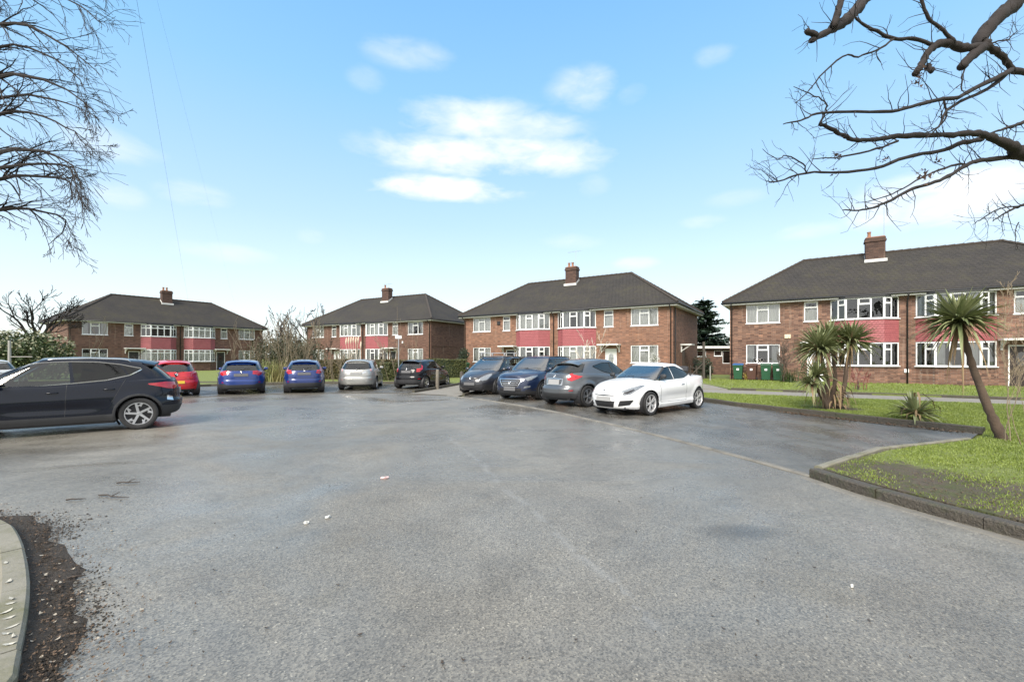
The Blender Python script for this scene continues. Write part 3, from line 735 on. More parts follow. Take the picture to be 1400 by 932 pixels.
def spec_fiesta(P,three=False):
    s=hatch(3.95,1.74,1.49,2.49,.82,.305,paint=P,rim='y' if not three else 'single',nr=3.8,sh=.98)
    hx=s['L']/2; g=s['gh']; g.update(w1=.575,R1=-hx+.50,R0=-hx+.12,rw=.86,rwb=.12,rwt=.80,side=[(.80,.02,SW1),(-.03,-.66,SW2)] if three else [(.80,.14,SW1),(.11,-.55,SW2)])
    g['vb']=[(1,.3),(.8,.10),(0,.16),(-.4,.30),(-.66,.52)]; g['vt']=[(1,.8),(.8,.88),(0,.9),(-.4,.84),(-.66,.66)]
    if three: tl=('RC',[(.46,.86),(.62,.86),(.80,.98),(.86,1.14),(.80,1.20),(.60,1.17),(.50,1.02)],TAIL)
    else: tl=('RC',[(.42,.88),(.60,.84),(.80,.93),(.84,1.10),(.78,1.16),(.62,1.14),(.52,1.02)],TAIL)
    s['cuts']=[tl,('R',[(-.1,.15),(.9,.15),(.9,.40),(.60,.46),(-.1,.46)],TRIM),('R',stripp((-.1,.665),(.55,.66),.014),SEAMS),('RC',[(.53,.50),(.64,.51),(.64,.54),(.53,.53)],TAIL)]
    for x in ((.62,-.52) if three else (.62,-.3)): s['cuts'].append(('S',stripp((x,.34),(x-.03,1.0),.009),SEAMS))
    R_plate(s,.86,.06,8,PLATED,.52,.115); s['badges']=[(-hx+.09,1.0,.04)]; s['rwiper']=(-hx+.09,1.06,1); s['spoiler']=(-hx+.55,1.44,.17,.50); s['handles']=[(-.35 if three else -.1,.88)]
    s['aerial']=(-.9,1.47)
    s['cuts']+=[('FC',[(.30,.64),(.62,.62),(.85,.80),(.88,.86),(.60,.80),(.34,.72)],HEAD)]
    return s
def spec_silver():
    s=hatch(4.34,1.84,1.50,2.64,.88,.32,paint=P_SILV,rim='double',nr=3.8)
    hx=s['L']/2; g=s['gh']; g.update(w1=.62,R1=-hx+.52,R0=-hx+.14,rw=.84,rwb=.12,rwt=.84,side=[(.80,.14,SW1),(.11,-.45,SW2),(-.47,-.68,SW3)])
    g['vb']=[(1,.3),(.8,.12),(0,.13),(-.45,.2),(-.68,.35)]; g['vt']=[(1,.8),(.8,.88),(0,.9),(-.45,.84),(-.68,.66)]
    s['tailmat']=plain('tail_lamp_pale',(.50,.30,.28),.15,coat=1,var=.3,scale=12)
    s['cuts']=[('RC',[(.60,.90),(.72,.90),(.78,1.05),(.80,1.30),(.74,1.33),(.69,1.25),(.66,1.10)],TAIL),('R',[(-.1,.15),(.9,.15),(.9,.28),(-.1,.28)],TRIM),('R',stripp((-.1,.655),(.62,.665),.014),SEAMS),('R',rectp(-.1,.42,.46,.475),SEAMS),
      ('R',[(.30,.80),(.44,.86),(.46,.92),(.40,.90),(.28,.84)],BRIGHT),('RC',[(.53,.50),(.66,.51),(.66,.54),(.53,.53)],TAIL)]
    for x in (.72,-.22): s['cuts'].append(('S',stripp((x,.34),(x-.03,1.0),.009),SEAMS))
    R_plate(s,.83,.05,6,PLATE,.52,.115); s['badges']=[(-hx+.065,.97,.04)]; s['rwiper']=(-hx+.10,1.03,1); s['spoiler']=(-hx+.56,1.46,.12,.52); s['handles']=[(-.05,.86),(-.95,.88)]; s['exhaust']=.45
    return s
# --- dark people carrier with roof bars
def spec_mpv():
    s=hatch(4.77,1.90,1.66,2.85,.96,.33,paint=P_GRAPH,rim='single',spokes=7,sh=1.03,cow=1.42,hood=.86,nf=3.2)
    hx=s['L']/2; g=s['gh']; g.update(F0=1.50,F1=.38,R0=-hx+.12,R1=-hx+.40,w0=.86,w1=.66,side=[(.88,.62,SW1),(.595,.14,SW1),(.12,-.42,SW2),(-.45,-.88,SW3)],Fc=[(0,0),(.5,.05),(1,0)])
    g['vb']=[(1,.3),(.88,.12),(0,.12),(-.5,.16),(-.88,.24)]; g['vt']=[(1,.8),(.88,.84),(0,.9),(-.5,.88),(-.88,.80)]
    s['zs']=[(hx,.66),(hx-.12,.70),(hx-.35,.78),(hx-.7,.88),(1.4,.94),(0,1.02),(-hx+.5,1.05),(-hx,1.05)]
    s['zc']=[(hx,.68),(hx-.12,.76),(hx-.35,.87),(hx-.7,.99),(1.42,1.05),(.9,1.1),(-hx+.3,1.05),(-hx,1.05)]
    s['roof']=[(1.1,1.44),(.5,1.56),(0,1.60),(-1,1.60),(-hx+.4,1.54)]
    s['cuts']=[('FC',[(.36,.64),(.50,.60),(.70,.64),(.96,.82),(1.0,.90),(.80,.86),(.55,.78),(.40,.71)],HEAD),
      ('F',[(-.1,.655),(.30,.66),(.36,.70),(-.1,.70)],GRILLE),('F',[(-.1,.27),(.42,.27),(.50,.44),(-.1,.44)],GRILLE),('F',[(.54,.28),(.84,.34),(.86,.45),(.56,.43)],GRILLE,(BODY,)),('F',rectp(-.1,.9,.14,.22),TRIM)]
    for x in (.98,-.12): s['cuts'].append(('S',stripp((x,.34),(x-.03,1.05),.010),SEAMS))
    F_plate(s,.47,0,4,PLATED); s['badges']=[(hx-.07,.715,.05)]; s['bars']=[(.35,1.76,.60),(-.65,1.77,.60)]; s['handles']=[(.12,.90),(-.9,.94)]
    s['rails']=(-1.6,.5,1.63,.62); s['mirror']=(1.05,1.0); s['mirrormat']=P_GRAPH
    return s
# --- navy SUV with big grille
def spec_suv():
    s=hatch(4.48,1.87,1.65,2.67,.92,.355,paint=P_NAVY,rim='double',spokes=5,sh=1.06,cow=1.10,hood=.98,nf=4.2,cladding=.045,flare=.03,rimmat=[ALLOY,BLACKP,CHROME])
    hx=s['L']/2; g=s['gh']; g.update(F0=1.18,F1=.42,R0=-hx+.14,R1=-hx+.50,w0=.86,w1=.66,side=[(.84,.15,SW1),(.12,-.48,SW2),(-.50,-.76,SW3)])
    g['vb']=[(1,.3),(.84,.10),(0,.10),(-.5,.22),(-.76,.42)]; g['vt']=[(1,.8),(.84,.87),(0,.9),(-.5,.86),(-.76,.72)]
    s['zs']=[(hx,.80),(hx-.10,.86),(hx-.35,.94),(hx-.7,1.0),(1.1,1.02),(0,1.05),(-hx+.5,1.09),(-hx,1.08)]
    s['zc']=[(hx,.84),(hx-.10,.93),(hx-.35,1.02),(hx-.7,1.07),(1.10,1.13),(.7,1.14),(-hx+.3,1.08),(-hx,1.06)]
    s['front']=[(.2,.12),(.26,.05),(.38,.0),(.55,.0),(.70,.015),(.82,.06),(.92,.14),(1.0,.3)]
    s['roof']=[(1.0,1.46),(.5,1.55),(-.2,1.60),(-1.0,1.585),(-hx+.5,1.52)]
    s['zb']=[(hx,.24),(hx-.5,.23),(0,.24),(-hx+.5,.26),(-hx,.32)]
    s['cuts']=[('F',[(-.1,.50),(.34,.50),(.40,.60),(.52,.78),(.50,.80),(-.1,.80)],BRIGHT),('F',[(-.1,.52),(.32,.52),(.37,.60),(.47,.76),(.45,.775),(-.1,.775)],GRILLE,(BRIGHT,)),
      ('FC',[(.52,.78),(.60,.73),(.74,.76),(1.02,.90),(1.03,.93),(.80,.91),(.62,.86),(.50,.83)],HEAD),('F',[(.56,.46),(.74,.50),(.74,.56),(.58,.53)],FOG),
      ('F',rectp(-.1,.95,.18,.33),TRIM),('F',[(-.1,.34),(.45,.34),(.5,.46),(-.1,.47)],GRILLE),('F',[(.62,.36),(.86,.42),(.84,.46),(.6,.40)],GRILLE),lowS(s,.38)]
    for zz in (.58,.645,.71): s['cuts'].append(('F',stripp((-.05,zz),(.30+(zz-.55)*.5,zz),.016),BRIGHT,(GRILLE,)))
    for x in (.86,-.14): s['cuts'].append(('S',stripp((x,.40),(x-.03,1.08),.010),SEAMS))
    F_plate(s,.43,0,3,PLATED,.50,.14); s['badges']=[(hx+.005,.66,.055)]; s['handles']=[(.05,.94),(-.85,.97)]; s['rails']=(-1.4,.35,1.63,.63); s['mirror']=(.90,1.08)
    return s
# --- grey compact crossover from behind
def spec_compact():
    s=hatch(4.13,1.79,1.57,2.53,.82,.345,paint=P_GREY,rim='double',spokes=5,sh=1.02,cow=1.02,hood=.95,nr=3.4,flare=.05,rimmat=[ALLOY,BLACKP,BLACKP],sealr=.01)
    hx=s['L']/2; g=s['gh']; g.update(F0=1.10,F1=.30,R0=-hx+.18,R1=-hx+.72,w0=.80,w1=.60,rw=.84,rwb=.10,rwt=.90,nr=3.0,side=[(.84,.14,SW1),(.105,-.52,SW2)])
    g['vb']=[(1,.3),(.84,.12),(.1,.13),(-.25,.26),(-.52,.56)]; g['vt']=[(1,.8),(.84,.84),(.2,.87),(-.25,.80),(-.52,.64)]
    s['zs']=[(hx,.80),(hx-.12,.86),(hx-.35,.92),(hx-.7,.98),(1.0,1.0),(0,1.0),(-.8,1.06),(-hx+.4,1.08),(-hx,1.02)]
    s['zc']=[(hx,.80),(hx-.12,.88),(hx-.35,.98),(hx-.7,1.03),(1.0,1.10),(.6,1.1),(-hx+.3,1.08),(-hx,1.0)]
    s['roof']=[(.9,1.40),(.3,1.48),(-.3,1.505),(-.9,1.46),(-hx+.7,1.38)]
    s['rear']=[(.2,.18),(.30,.06),(.42,.0),(.60,.0),(.65,.07),(.80,.09),(.95,.12),(1.1,.2)]
    s['zb']=[(hx,.24),(hx-.5,.22),(0,.23),(-hx+.5,.25),(-hx,.30)]
    s['cuts']=[('RC',[(.48,.86),(.60,.83),(.80,.90),(.98,.98),(.80,1.01),(.66,1.04),(.62,1.16),(.58,1.16),(.54,1.0),(.46,.92)],TAIL),
      ('R',[(-.1,.18),(.95,.18),(.95,.42),(.50,.46),(-.1,.44)],TRIM),('R',[(-.1,.70),(.33,.70),(.35,.90),(-.1,.92)],BRIGHT),('R',[(-.1,.73),(.30,.73),(.32,.88),(-.1,.90)],BODY,(BRIGHT,)),
      ('RC',[(.50,.52),(.64,.53),(.64,.555),(.50,.545)],TAIL),('R',rectp(-.1,.8,.255,.30),BODY,(TRIM,)),lowS(s,.36)]
    for x in (.80,-.22): s['cuts'].append(('S',stripp((x,.38),(x-.02,1.06),.010),SEAMS))
    R_plate(s,.79,.085,9,PLATE,.46,.16); s['badges']=[(-hx+.115,.975,.045)]; s['rwiper']=(-hx+.16,1.10,1); s['spoiler']=(-hx+.80,1.44,.16,.50); s['handles']=[(-.02,.90)]; s['mirror']=(.84,1.04)
    return s
# --- white coupe-cabriolet
def spec_coupe():
    s=hatch(4.485,1.83,1.43,2.61,.96,.325,paint=P_WHITE,rim='double',spokes=5,nf=3.0,nr=3.6,rr=.245,rimmat=[ALLOYB,BLACKP,CHROME],hollow=.02)
    hx=s['L']/2; g=s['gh']; g.update(F0=1.05,F1=.12,R0=-1.42,R1=-.78,w0=.80,w1=.575,ws=.90,side=[(.88,.0,SW1),(-.03,-.84,SW2)],crown=.045,Fc=[(0,0),(.5,.04),(1,0)],Rc=[(0,0),(.5,.06),(1,0)],sink=.04)
    g['vb']=[(1,.2),(.88,.08),(0,.07),(-.4,.12),(-.84,.34)]; g['vt']=[(1,.8),(.88,.86),(0,.90),(-.4,.86),(-.84,.46)]
    s['zs']=[(hx,.62),(hx-.12,.66),(hx-.35,.75),(hx-.7,.84),(1.05,.89),(0,.93),(-.8,.97),(-1.5,1.0),(-hx+.25,.99),(-hx,.95)]
    s['zc']=[(hx,.64),(hx-.12,.71),(hx-.35,.82),(hx-.7,.91),(1.05,.98),(.7,1.0),(-1.3,1.03),(-1.7,1.04),(-hx+.2,1.04),(-hx,.99)]
    s['roof']=[(.9,1.20),(.3,1.335),(-.2,1.385),(-.6,1.37),(-.9,1.31),(-1.4,1.15)]
    s['rear']=[(.2,.14),(.28,.05),(.4,.0),(.58,.0),(.66,.03),(.85,.02),(.97,.01),(1.1,.1)]
    s['side']=[(0,.945),(.06,.97),(.16,.985),(.20,.955),(.35,.975),(.5,.992),(.64,1.0),(.76,.995),(.87,.975),(.95,.955),(1,.92)]
    s['cuts']=[('FC',[(.40,.605),(.52,.565),(.68,.59),(.95,.73),(1.16,.83),(1.0,.83),(.72,.765),(.46,.68)],HEAD),('FC',[(.47,.61),(.60,.60),(.82,.70),(.78,.72),(.52,.645)],HEADIN,(HEAD,)),
      ('F',[(-.1,.53),(.30,.54),(.36,.565),(-.1,.57)],GRILLE),('F',[(-.1,.23),(.28,.23),(.34,.40),(-.1,.42)],GRILLE),('F',[(.40,.26),(.62,.30),(.70,.44),(.46,.42)],GRILLE),('FC',[(.60,.30),(.69,.31),(.70,.40),(.61,.39)],FOG),
      ('RC',[(.50,.74),(.66,.74),(.80,.86),(.82,.95),(.66,.96),(.50,.90)],TAIL),('F',rectp(-.1,.9,.14,.20),TRIM)]
    s['cuts'].append(('S',stripp((.80,.34),(.84,.95),.012),SEAMS)); s['cuts'].append(('S',stripp((-.56,.34),(-.52,.98),.012),SEAMS)); s['cuts'].append(('S',stripp((-.56,.335),(.80,.335),.012),SEAMS))
    F_plate(s,.46,-.0,4,PLATE,.46,.125); s['badges']=[(hx-.055,.655,.06)]; s['handles']=[(-.32,.80)]; s['mirror']=(.66,.99); s['mirrormat']=DARKP; s['handlemat']=CHROME
    s['sealmat']=BLACKP; s['tailmat']=ORL if False else REDL; s['pillar']=BODY
    return s
# ------------------------------------------------------------------ ground materials
def fn(n,p):
    t=n.n('ShaderNodeTexCoord'); v=t.outputs['Object']
    big=n.noise(n.vmul(v,(.55,.32,1)),.55,5,.6,.4); mid=n.noise(v,1.7,6,.65,.5); fine=n.noise(v,60,3,.7); stone=n.n('ShaderNodeTexVoronoi'); n.set(stone.inputs['Vector'],v); stone.inputs['Scale'].default_value=95
    spk=n.ramp(stone.outputs['Color'],[(.0,(.42,.42,.42)),(.55,(1,1,1)),(.88,(1.3,1.3,1.25)),(1,(2.3,2.3,2.2))])
    base=n.mix(n.ramp(big,[(.32,(0,0,0)),(.68,(1,1,1))]),(.165,.152,.129),(.275,.256,.220))
    base=n.mix(n.ramp(mid,[(.3,(.45,.45,.45)),(.52,(0,0,0))]),base,(.118,.108,.092))
    # faint brown silt in the hollows
    silt=n.noise(n.vmul(v,(.7,1.3,1)),.8,4,.6,.8); base=n.mix(n.ramp(silt,[(.60,(0,0,0)),(.78,(.5,.5,.5))]),base,(.16,.138,.098))
    base=n.mix(1.0,base,spk,'MULTIPLY'); base=n.mix(n.m('MULTIPLY',fine,.6),base,n.mix(1.0,base,(.55,.55,.56),'MULTIPLY'))
    # old laying seams
    s=n.n('ShaderNodeSeparateXYZ'); n.set(s.inputs[0],v)
    wob=n.m('MULTIPLY',n.m('SUBTRACT',n.noise(v,1.2,4),.5),.30)
    ln=n.m('ABSOLUTE',n.m('ADD',n.m('ADD',n.m('MULTIPLY',s.outputs[0],.948),n.m('MULTIPLY',s.outputs[1],.318)),n.m('ADD',wob,-1.65)))
    ln2=n.m('MULTIPLY',n.m('SUBTRACT',1.0,n.m('MULTIPLY',ln,14.0),clamp=True),n.m('GREATER_THAN',n.noise(v,2.6,3),.47))
    ln2=n.m('MULTIPLY',ln2,n.m('MULTIPLY',n.m('SUBTRACT',9.0,s.outputs[1]),n.m('SUBTRACT',s.outputs[1],2.5),clamp=True)); base=n.mix(n.m('MULTIPLY',ln2,.28),base,(.30,.30,.29))
    wn=n.noise(n.vmul(v,(.55,.75,1)),.55,7,.62,.9)
    dx=n.m('SUBTRACT',s.outputs[0],2.1); dy=n.m('SUBTRACT',s.outputs[1],4.05); st=n.m('SUBTRACT',1.0,n.m('MULTIPLY',n.m('ADD',n.m('MULTIPLY',dx,n.m('MULTIPLY',dx,3.0)),n.m('MULTIPLY',dy,n.m('MULTIPLY',dy,14.0))),1.5),clamp=True)
    base=n.mix(n.m('MULTIPLY',st,n.m('MULTIPLY',mid,1.1)),base,(.035,.034,.032))
    base=n.mix(n.ramp(wn,[(.36,(.26,.26,.26)),(.60,(0,0,0))]),base,n.mix(1.0,base,(.5,.5,.52),'MULTIPLY'))
    n.set(p.inputs['Base Color'],base)
    wet=n.ramp(wn,[(.36,(.16,.16,.16)),(.47,(.32,.32,.32)),(.58,(.50,.50,.50)),(.70,(.62,.62,.62))])
    n.set(p.inputs['Roughness'],wet); p.inputs['Specular IOR Level'].default_value=.62
    h=n.m('ADD',n.m('MULTIPLY',stone.outputs['Distance'],1.2),n.m('MULTIPLY',fine,.5)); bn_=n.bump(h,.5,.005); bn_.node.inputs['Strength'].default_value=.5; n.set(bn_.node.inputs['Strength'],n.m('MULTIPLY',wet,.9)); n.set(p.inputs['Normal'],bn_)
ASPH=mat('asphalt_damp',fn)
def fn(n,p):
    t=n.n('ShaderNodeTexCoord'); v=t.outputs['Object']
    big=n.noise(v,.9,6,.65,.5); fine=n.noise(v,50,3,.7); stone=n.n('ShaderNodeTexVoronoi'); n.set(stone.inputs['Vector'],v); stone.inputs['Scale'].default_value=80
    base=n.mix(n.ramp(big,[(.35,(0,0,0)),(.7,(1,1,1))]),(.085,.079,.068),(.185,.173,.150))
    base=n.mix(n.m('MULTIPLY',fine,.5),base,(.08,.08,.078)); base=n.mix(1.0,base,n.ramp(stone.outputs['Color'],[(.0,(.7,.7,.7)),(.8,(1.1,1.1,1.1)),(1,(1.9,1.9,1.8))]),'MULTIPLY')
    moss=n.noise(v,1.5,5,.7); base=n.mix(n.ramp(moss,[(.6,(0,0,0)),(.75,(.45,.45,.45))]),base,(.045,.05,.022))
    n.set(p.inputs['Base Color'],base)
    n.set(p.inputs['Roughness'],n.ramp(n.noise(n.vmul(v,(1,.5,1)),1.1,6,.62,.6),[(.38,(.10,.10,.10)),(.50,(.30,.30,.30)),(.64,(.58,.58,.58))])); p.inputs['Specular IOR Level'].default_value=.6
    n.set(p.inputs['Normal'],n.bump(n.m('ADD',stone.outputs['Distance'],fine),.5,.006))
BAYM=mat('asphalt_bay',fn)
def fn(n,p):
    t=n.n('ShaderNodeTexCoord'); v=t.outputs['Object']
    a=n.noise(v,.8,5,.65); b=n.noise(v,6,5,.7); c=n.noise(v,40,3,.7)
    g=n.mix(b,(.080,.125,.020),(.185,.225,.048)); g=n.mix(n.m('MULTIPLY',c,.6),g,(.24,.25,.08))
    soil=n.mix(b,(.045,.034,.024),(.145,.118,.080)); mo=n.noise(v,3.2,6,.75); soil=n.mix(n.ramp(mo,[(.46,(0,0,0)),(.60,(.8,.8,.8))]),soil,(.070,.085,.022)); soil=n.mix(n.ramp(c,[(.5,(0,0,0)),(.66,(.7,.7,.7))]),soil,(.028,.021,.016))
    at_=n.n('ShaderNodeAttribute',attribute_name='bare'); 
    k=n.m('ADD',at_.outputs['Fac'],n.m('MULTIPLY',n.m('SUBTRACT',n.m('ADD',n.m('MULTIPLY',a,.5),n.m('MULTIPLY',b,.5)),.5),1.6))
    n.set(p.inputs['Base Color'],n.mix(n.ramp(k,[(.42,(0,0,0)),(.60,(1,1,1))]),g,soil)); p.inputs['Roughness'].default_value=.9
    n.set(p.inputs['Normal'],n.bump(n.m('ADD',b,c),.9,.04))
LAWN=mat('lawn',fn)
def fn(n,p):
    t=n.n('ShaderNodeTexCoord'); v=t.outputs['Object']
    a=n.noise(v,2.2,5,.7); b=n.noise(v,30,3,.7)
    c=n.mix(a,(.16,.148,.112),(.29,.27,.215)); c=n.mix(n.m('MULTIPLY',b,.5),c,(.13,.125,.11)); c=n.mix(n.ramp(n.noise(v,3,6,.75),[(.45,(0,0,0)),(.68,(.8,.8,.8))]),c,(.110,.108,.048))
    n.set(p.inputs['Base Color'],c); p.inputs['Roughness'].default_value=.75; n.set(p.inputs['Normal'],n.bump(b,.5,.01))
KERB=mat('kerb_concrete',fn)
KERBM=plain('kerb_edging_worn',(.16,.15,.13),.8,var=.75,scale=3,bumps=.5)
def fn(n,p):
    t=n.n('ShaderNodeTexCoord'); v=t.outputs['Object']
    a=n.noise(v,3.0,6,.75); b=n.noise(v,24,4,.7)
    c=n.mix(a,(.026,.023,.019),(.070,.060,.046)); c=n.mix(n.m('MULTIPLY',b,.7),c,(.12,.10,.075)); c=n.mix(n.ramp(n.noise(v,4,5,.7),[(.5,(0,0,0)),(.7,(.7,.7,.7))]),c,(.05,.062,.022))
    n.set(p.inputs['Base Color'],c); p.inputs['Roughness'].default_value=.6; n.set(p.inputs['Normal'],n.bump(b,1.0,.035))
KERBD=mat('kerb_dirty',fn)
PAVE=plain('paving',(.215,.20,.172),.8,var=.22,scale=3,bumps=.3)
def fn(n,p):
    t=n.n('ShaderNodeTexCoord'); v=t.outputs['Object']
    a=n.noise(v,5,6,.75); b=n.noise(v,45,4,.7)
    c=n.mix(a,(.026,.021,.016),(.075,.058,.043)); c=n.mix(n.ramp(b,[(.5,(0,0,0)),(.7,(.8,.8,.8))]),c,(.11,.082,.058))
    n.set(p.inputs['Base Color'],c); p.inputs['Roughness'].default_value=.85; n.set(p.inputs['Normal'],n.bump(n.m('ADD',a,b),1.0,.05))
SOIL=mat('soil',fn)
rng=random.Random(5)
def smooth_poly(pts,it=2):
    for _ in range(it):
        q=[pts[0]]
        for a,b in zip(pts,pts[1:]): q+=[(a[0]*.75+b[0]*.25,a[1]*.75+b[1]*.25),(a[0]*.25+b[0]*.75,a[1]*.25+b[1]*.75)]
        pts=q+[pts[-1]]
    return pts
def slab(name,poly,z0,z1,m,bare=None,**k):
    """flat slab with a triangulated, subdivided top"""
    bm=bmesh.new(); vs=[bm.verts.new((x,y,z1)) for x,y in poly]; f=bm.faces.new(vs)
    if f.normal.z<0: bmesh.ops.reverse_faces(bm,faces=[f])
    f.normal_update(); 
    if f.normal.z<0: f.normal_flip()
    r=bmesh.ops.extrude_face_region(bm,geom=[f]); top=[g for g in r['geom'] if isinstance(g,bmesh.types.BMVert)]
    for v in vs: v.co.z=z0
    bmesh.ops.recalc_face_normals(bm,faces=bm.faces)
    bmesh.ops.triangulate(bm,faces=[q for q in bm.faces if len(q.verts)>4])
    if bare:
        x0=min(p[0] for p in poly); x1=max(p[0] for p in poly); y0=min(p[1] for p in poly); y1=max(p[1] for p in poly)
        st=bare[1]; x=x0+st
        while x<x1: bmesh.ops.bisect_plane(bm,geom=bm.verts[:]+bm.edges[:]+bm.faces[:],plane_co=(x,0,0),plane_no=(1,0,0)); x+=st
        y=y0+st
        while y<y1: bmesh.ops.bisect_plane(bm,geom=bm.verts[:]+bm.edges[:]+bm.faces[:],plane_co=(0,y,0),plane_no=(0,1,0)); y+=st
    me=bpy.data.meshes.new(name); bm.to_mesh(me); bm.free(); me.materials.append(m)
    if bare:
        a=me.attributes.new('bare','FLOAT','POINT')
        for i,v in enumerate(me.vertices): a.data[i].value=bare[0](v.co.x,v.co.y)
    o=bpy.data.objects.new(name,me); C.objects.link(o); tag(o,kind='structure'); return o
def sheet(name,poly,z,m):
    mb=MB(); mb.add([(x,y,z) for x,y in poly],[tuple(range(len(poly)))]); o=mb.build(name,m)
    if o.data.polygons[0].normal.z<0: o.data.flip_normals()
    return tag(o,kind='structure')
def strip(name,pts,wd,z0,z1,m,joint=.9,rough=.006,side=1,kind='structure',seed=1):
    """kerb stones laid along a polyline, each stone slightly uneven, with fine joints; width to the left of travel (side=1)"""
    rg=random.Random(seed); mb=MB(); P=[Vector((p[0],p[1],0)) for p in pts]
    cum=[0]
    for a,b in zip(P,P[1:]): cum.append(cum[-1]+(b-a).length)
    def pos(d):
        for i in range(len(P)-1):
            if d<=cum[i+1] or i==len(P)-2:
                t=(d-cum[i])/max(1e-6,cum[i+1]-cum[i]); return P[i].lerp(P[i+1],t)
    tot=cum[-1]; n=max(1,round(tot/joint)); c=.016
    for k in range(n):
        d0=tot*k/n+.004; d1=tot*(k+1)/n-.004; j=rg.uniform(-rough,rough); h=rg.uniform(-rough,rough)*.7
        ds=sorted(set([d0,d1]+[q for q in cum if d0+.02<q<d1-.02])); vs=[]; fs=[]
        for d in ds:
            p=pos(d); u=(pos(min(tot,d+.06))-pos(max(0,d-.06))).normalized(); nn=Vector((-u.y,u.x,0))*side
            for off,z in ((j,z0),(j,z1+h-c),(j+c,z1+h),(wd+j-c,z1+h),(wd+j,z1+h-c),(wd+j,z0)): q=p+nn*off; vs.append((q.x,q.y,z))
        for i in range(len(ds)-1):
            for q in range(5): fs.append((6*i+q,6*i+6+q,6*i+7+q,6*i+1+q))
        e=6*(len(ds)-1); fs+=[(0,1,2,3,4,5),(e+5,e+4,e+3,e+2,e+1,e)]
        if side<0: fs=[f[::-1] for f in fs]
        fs=[f[::-1] for f in fs]
        mb.add(vs,fs)
    o=mb.build(name,m)
    if kind: tag(o,kind=kind)
    return o
# ------------------------------------------------------------------ ground, road, bays
g_=MB(); g_.add([(-500,-60,-.03),(500,-60,-.03),(500,900,-.03),(-500,900,-.03)],[(0,1,2,3)]); tag(g_.build('ground',LAWN),kind='structure')
ROAD=[(-60,-8),(9,-8),(6.5,-2),(5.3,1.2),(4.75,3.0),(4.45,3.95),(4.26,4.5),(4.05,5.2),(3.96,5.9),(3.55,7.25),(2.94,8.95),(2.45,10.2),(1.85,11.5),(1.05,13.2),(0,14.95),(-1.3,16.8),(-2.7,18.25),(-4.66,19.45),(-6.4,19.55),(-8.2,19.35),(-10.5,18.9),(-11.96,17.95),(-13.2,16.9),(-16,16.5),(-60,16.5)]
sheet('road',ROAD,0,ASPH)
# bay aprons (darker tarmac), sheets 6 mm up
BAY_R=[(4.02,5.98),(3.6,7.25),(3.0,8.98),(2.5,10.2),(1.9,11.5),(1.1,13.2),(.05,14.95),(-1.25,16.8),(-2.1,17.75),(-.55,23.2),(.3,25.0),(2.0,24.8),(4.4,22.2),(6.2,18.6),(6.9,15.9),(7.25,14.4),(8.6,11.5),(9.75,9.25),(8.4,8.2),(6.0,7.3)]
sheet('parking_bay_right',BAY_R,.006,BAYM)
BAY_L=[(-4.5,19.45),(-6.4,19.62),(-8.2,19.42),(-10.5,18.97),(-11.96,18.05),(-13.2,17.0),(-17,16.5),(-19,20.5),(-16.5,24.3),(-12.5,26.2),(-8.5,26.6),(-5.2,26.2),(-3.2,24.6),(-3.9,21.5)]
sheet('parking_bay_left',BAY_L,.006,BAYM)
strip('dropped_kerb_right',smooth_poly([(3.96,5.9),(3.55,7.25),(2.94,8.95),(2.45,10.2),(1.85,11.5),(1.05,13.2),(0,14.95),(-1.3,16.8),(-2.7,18.25)],1),.11,-.01,.022,KERBM,.9,.004,-1)
strip('dropped_kerb_left',smooth_poly([(-2.7,18.25),(-4.66,19.45),(-6.4,19.55),(-8.2,19.35),(-10.5,18.9),(-11.96,17.95),(-13.2,16.9),(-16,16.4)],1),.12,-.01,.022,KERBD,.9,.004,-1)
# slab path between the two rows of bays
sheet('pavement_crossing',[(-2.25,17.95),(-4.5,19.5),(-3.9,21.5),(-3.2,24.6),(-2.6,27.5),(-1.4,27.0),(-.75,23.3)],.012,PAVE)
strip('kerb_crossing_left',[(-4.35,19.75),(-3.85,21.5),(-3.15,24.6),(-2.6,27.5)],.13,0,.13,KERBD,.9,.006,1)
strip('kerb_crossing_right',[(-2.05,18.3),(-.75,23.3)],.10,0,.10,KERBD,.9,.006,-1)
# verge at the right
def bareR(x,y):
    d=math.hypot((x-5.0),(y-5.4)*.8); b=1.0-d/2.0
    k=max(0,1-abs(y-(5.9-(x-4.0)*2.6))/1.0)     # along the road kerb
    c=max(0,1-math.hypot(x-9.55,y-13.1)/1.1)*1.1
    return max(0,min(1,max(b,k*.6 if y<6.2 else 0,c)))
path_n=[(8.25,18.7),(16.15,13.96)]; path_f=[(9.1,20.6),(17.65,15.25)]
def ext(a,b,t): return (a[0]+(b[0]-a[0])*t,a[1]+(b[1]-a[1])*t)
pn0=ext(*path_n,-.32); pn1=ext(*path_n,2.2); pf0=ext(*path_f,-.32); pf1=ext(*path_f,2.2)
VR=[(4.18,5.95),(4.3,5.2),(4.52,4.5),(4.72,3.95),(5.0,3.0),(5.6,1.2),(6.8,-2),(30,-2),(30,4),(pn1[0]-.0,pn1[1]-.06),(pn0[0],pn0[1]-.06),(5.5,19.6),(6.35,18.6),(7.05,15.9),(7.4,14.4),(8.75,11.5),(9.95,9.25),(8.5,8.08),(6.1,7.15),(4.35,6.05)]
slab('lawn_verge_right',VR,-.02,.10,LAWN,(bareR,.35))
RK=smooth_poly([(3.98,5.92),(4.05,5.2),(4.26,4.5),(4.45,3.95),(4.75,3.0),(5.3,1.2),(6.5,-2)],1)
strip('kerb_road_right',RK,.15,-.01,.112,KERBD,.92,.008,1)
gut=[(p[0]-.16,p[1]-.02) for p in RK]
strip('gutter_channel',gut,.12,-.01,.007,KERBM,1.4,.003,1,seed=9)
strip('kerb_bay_front',[(4.1,6.0),(6.0,7.3)],.10,-.01,.13,KERB,.95,.006,-1)
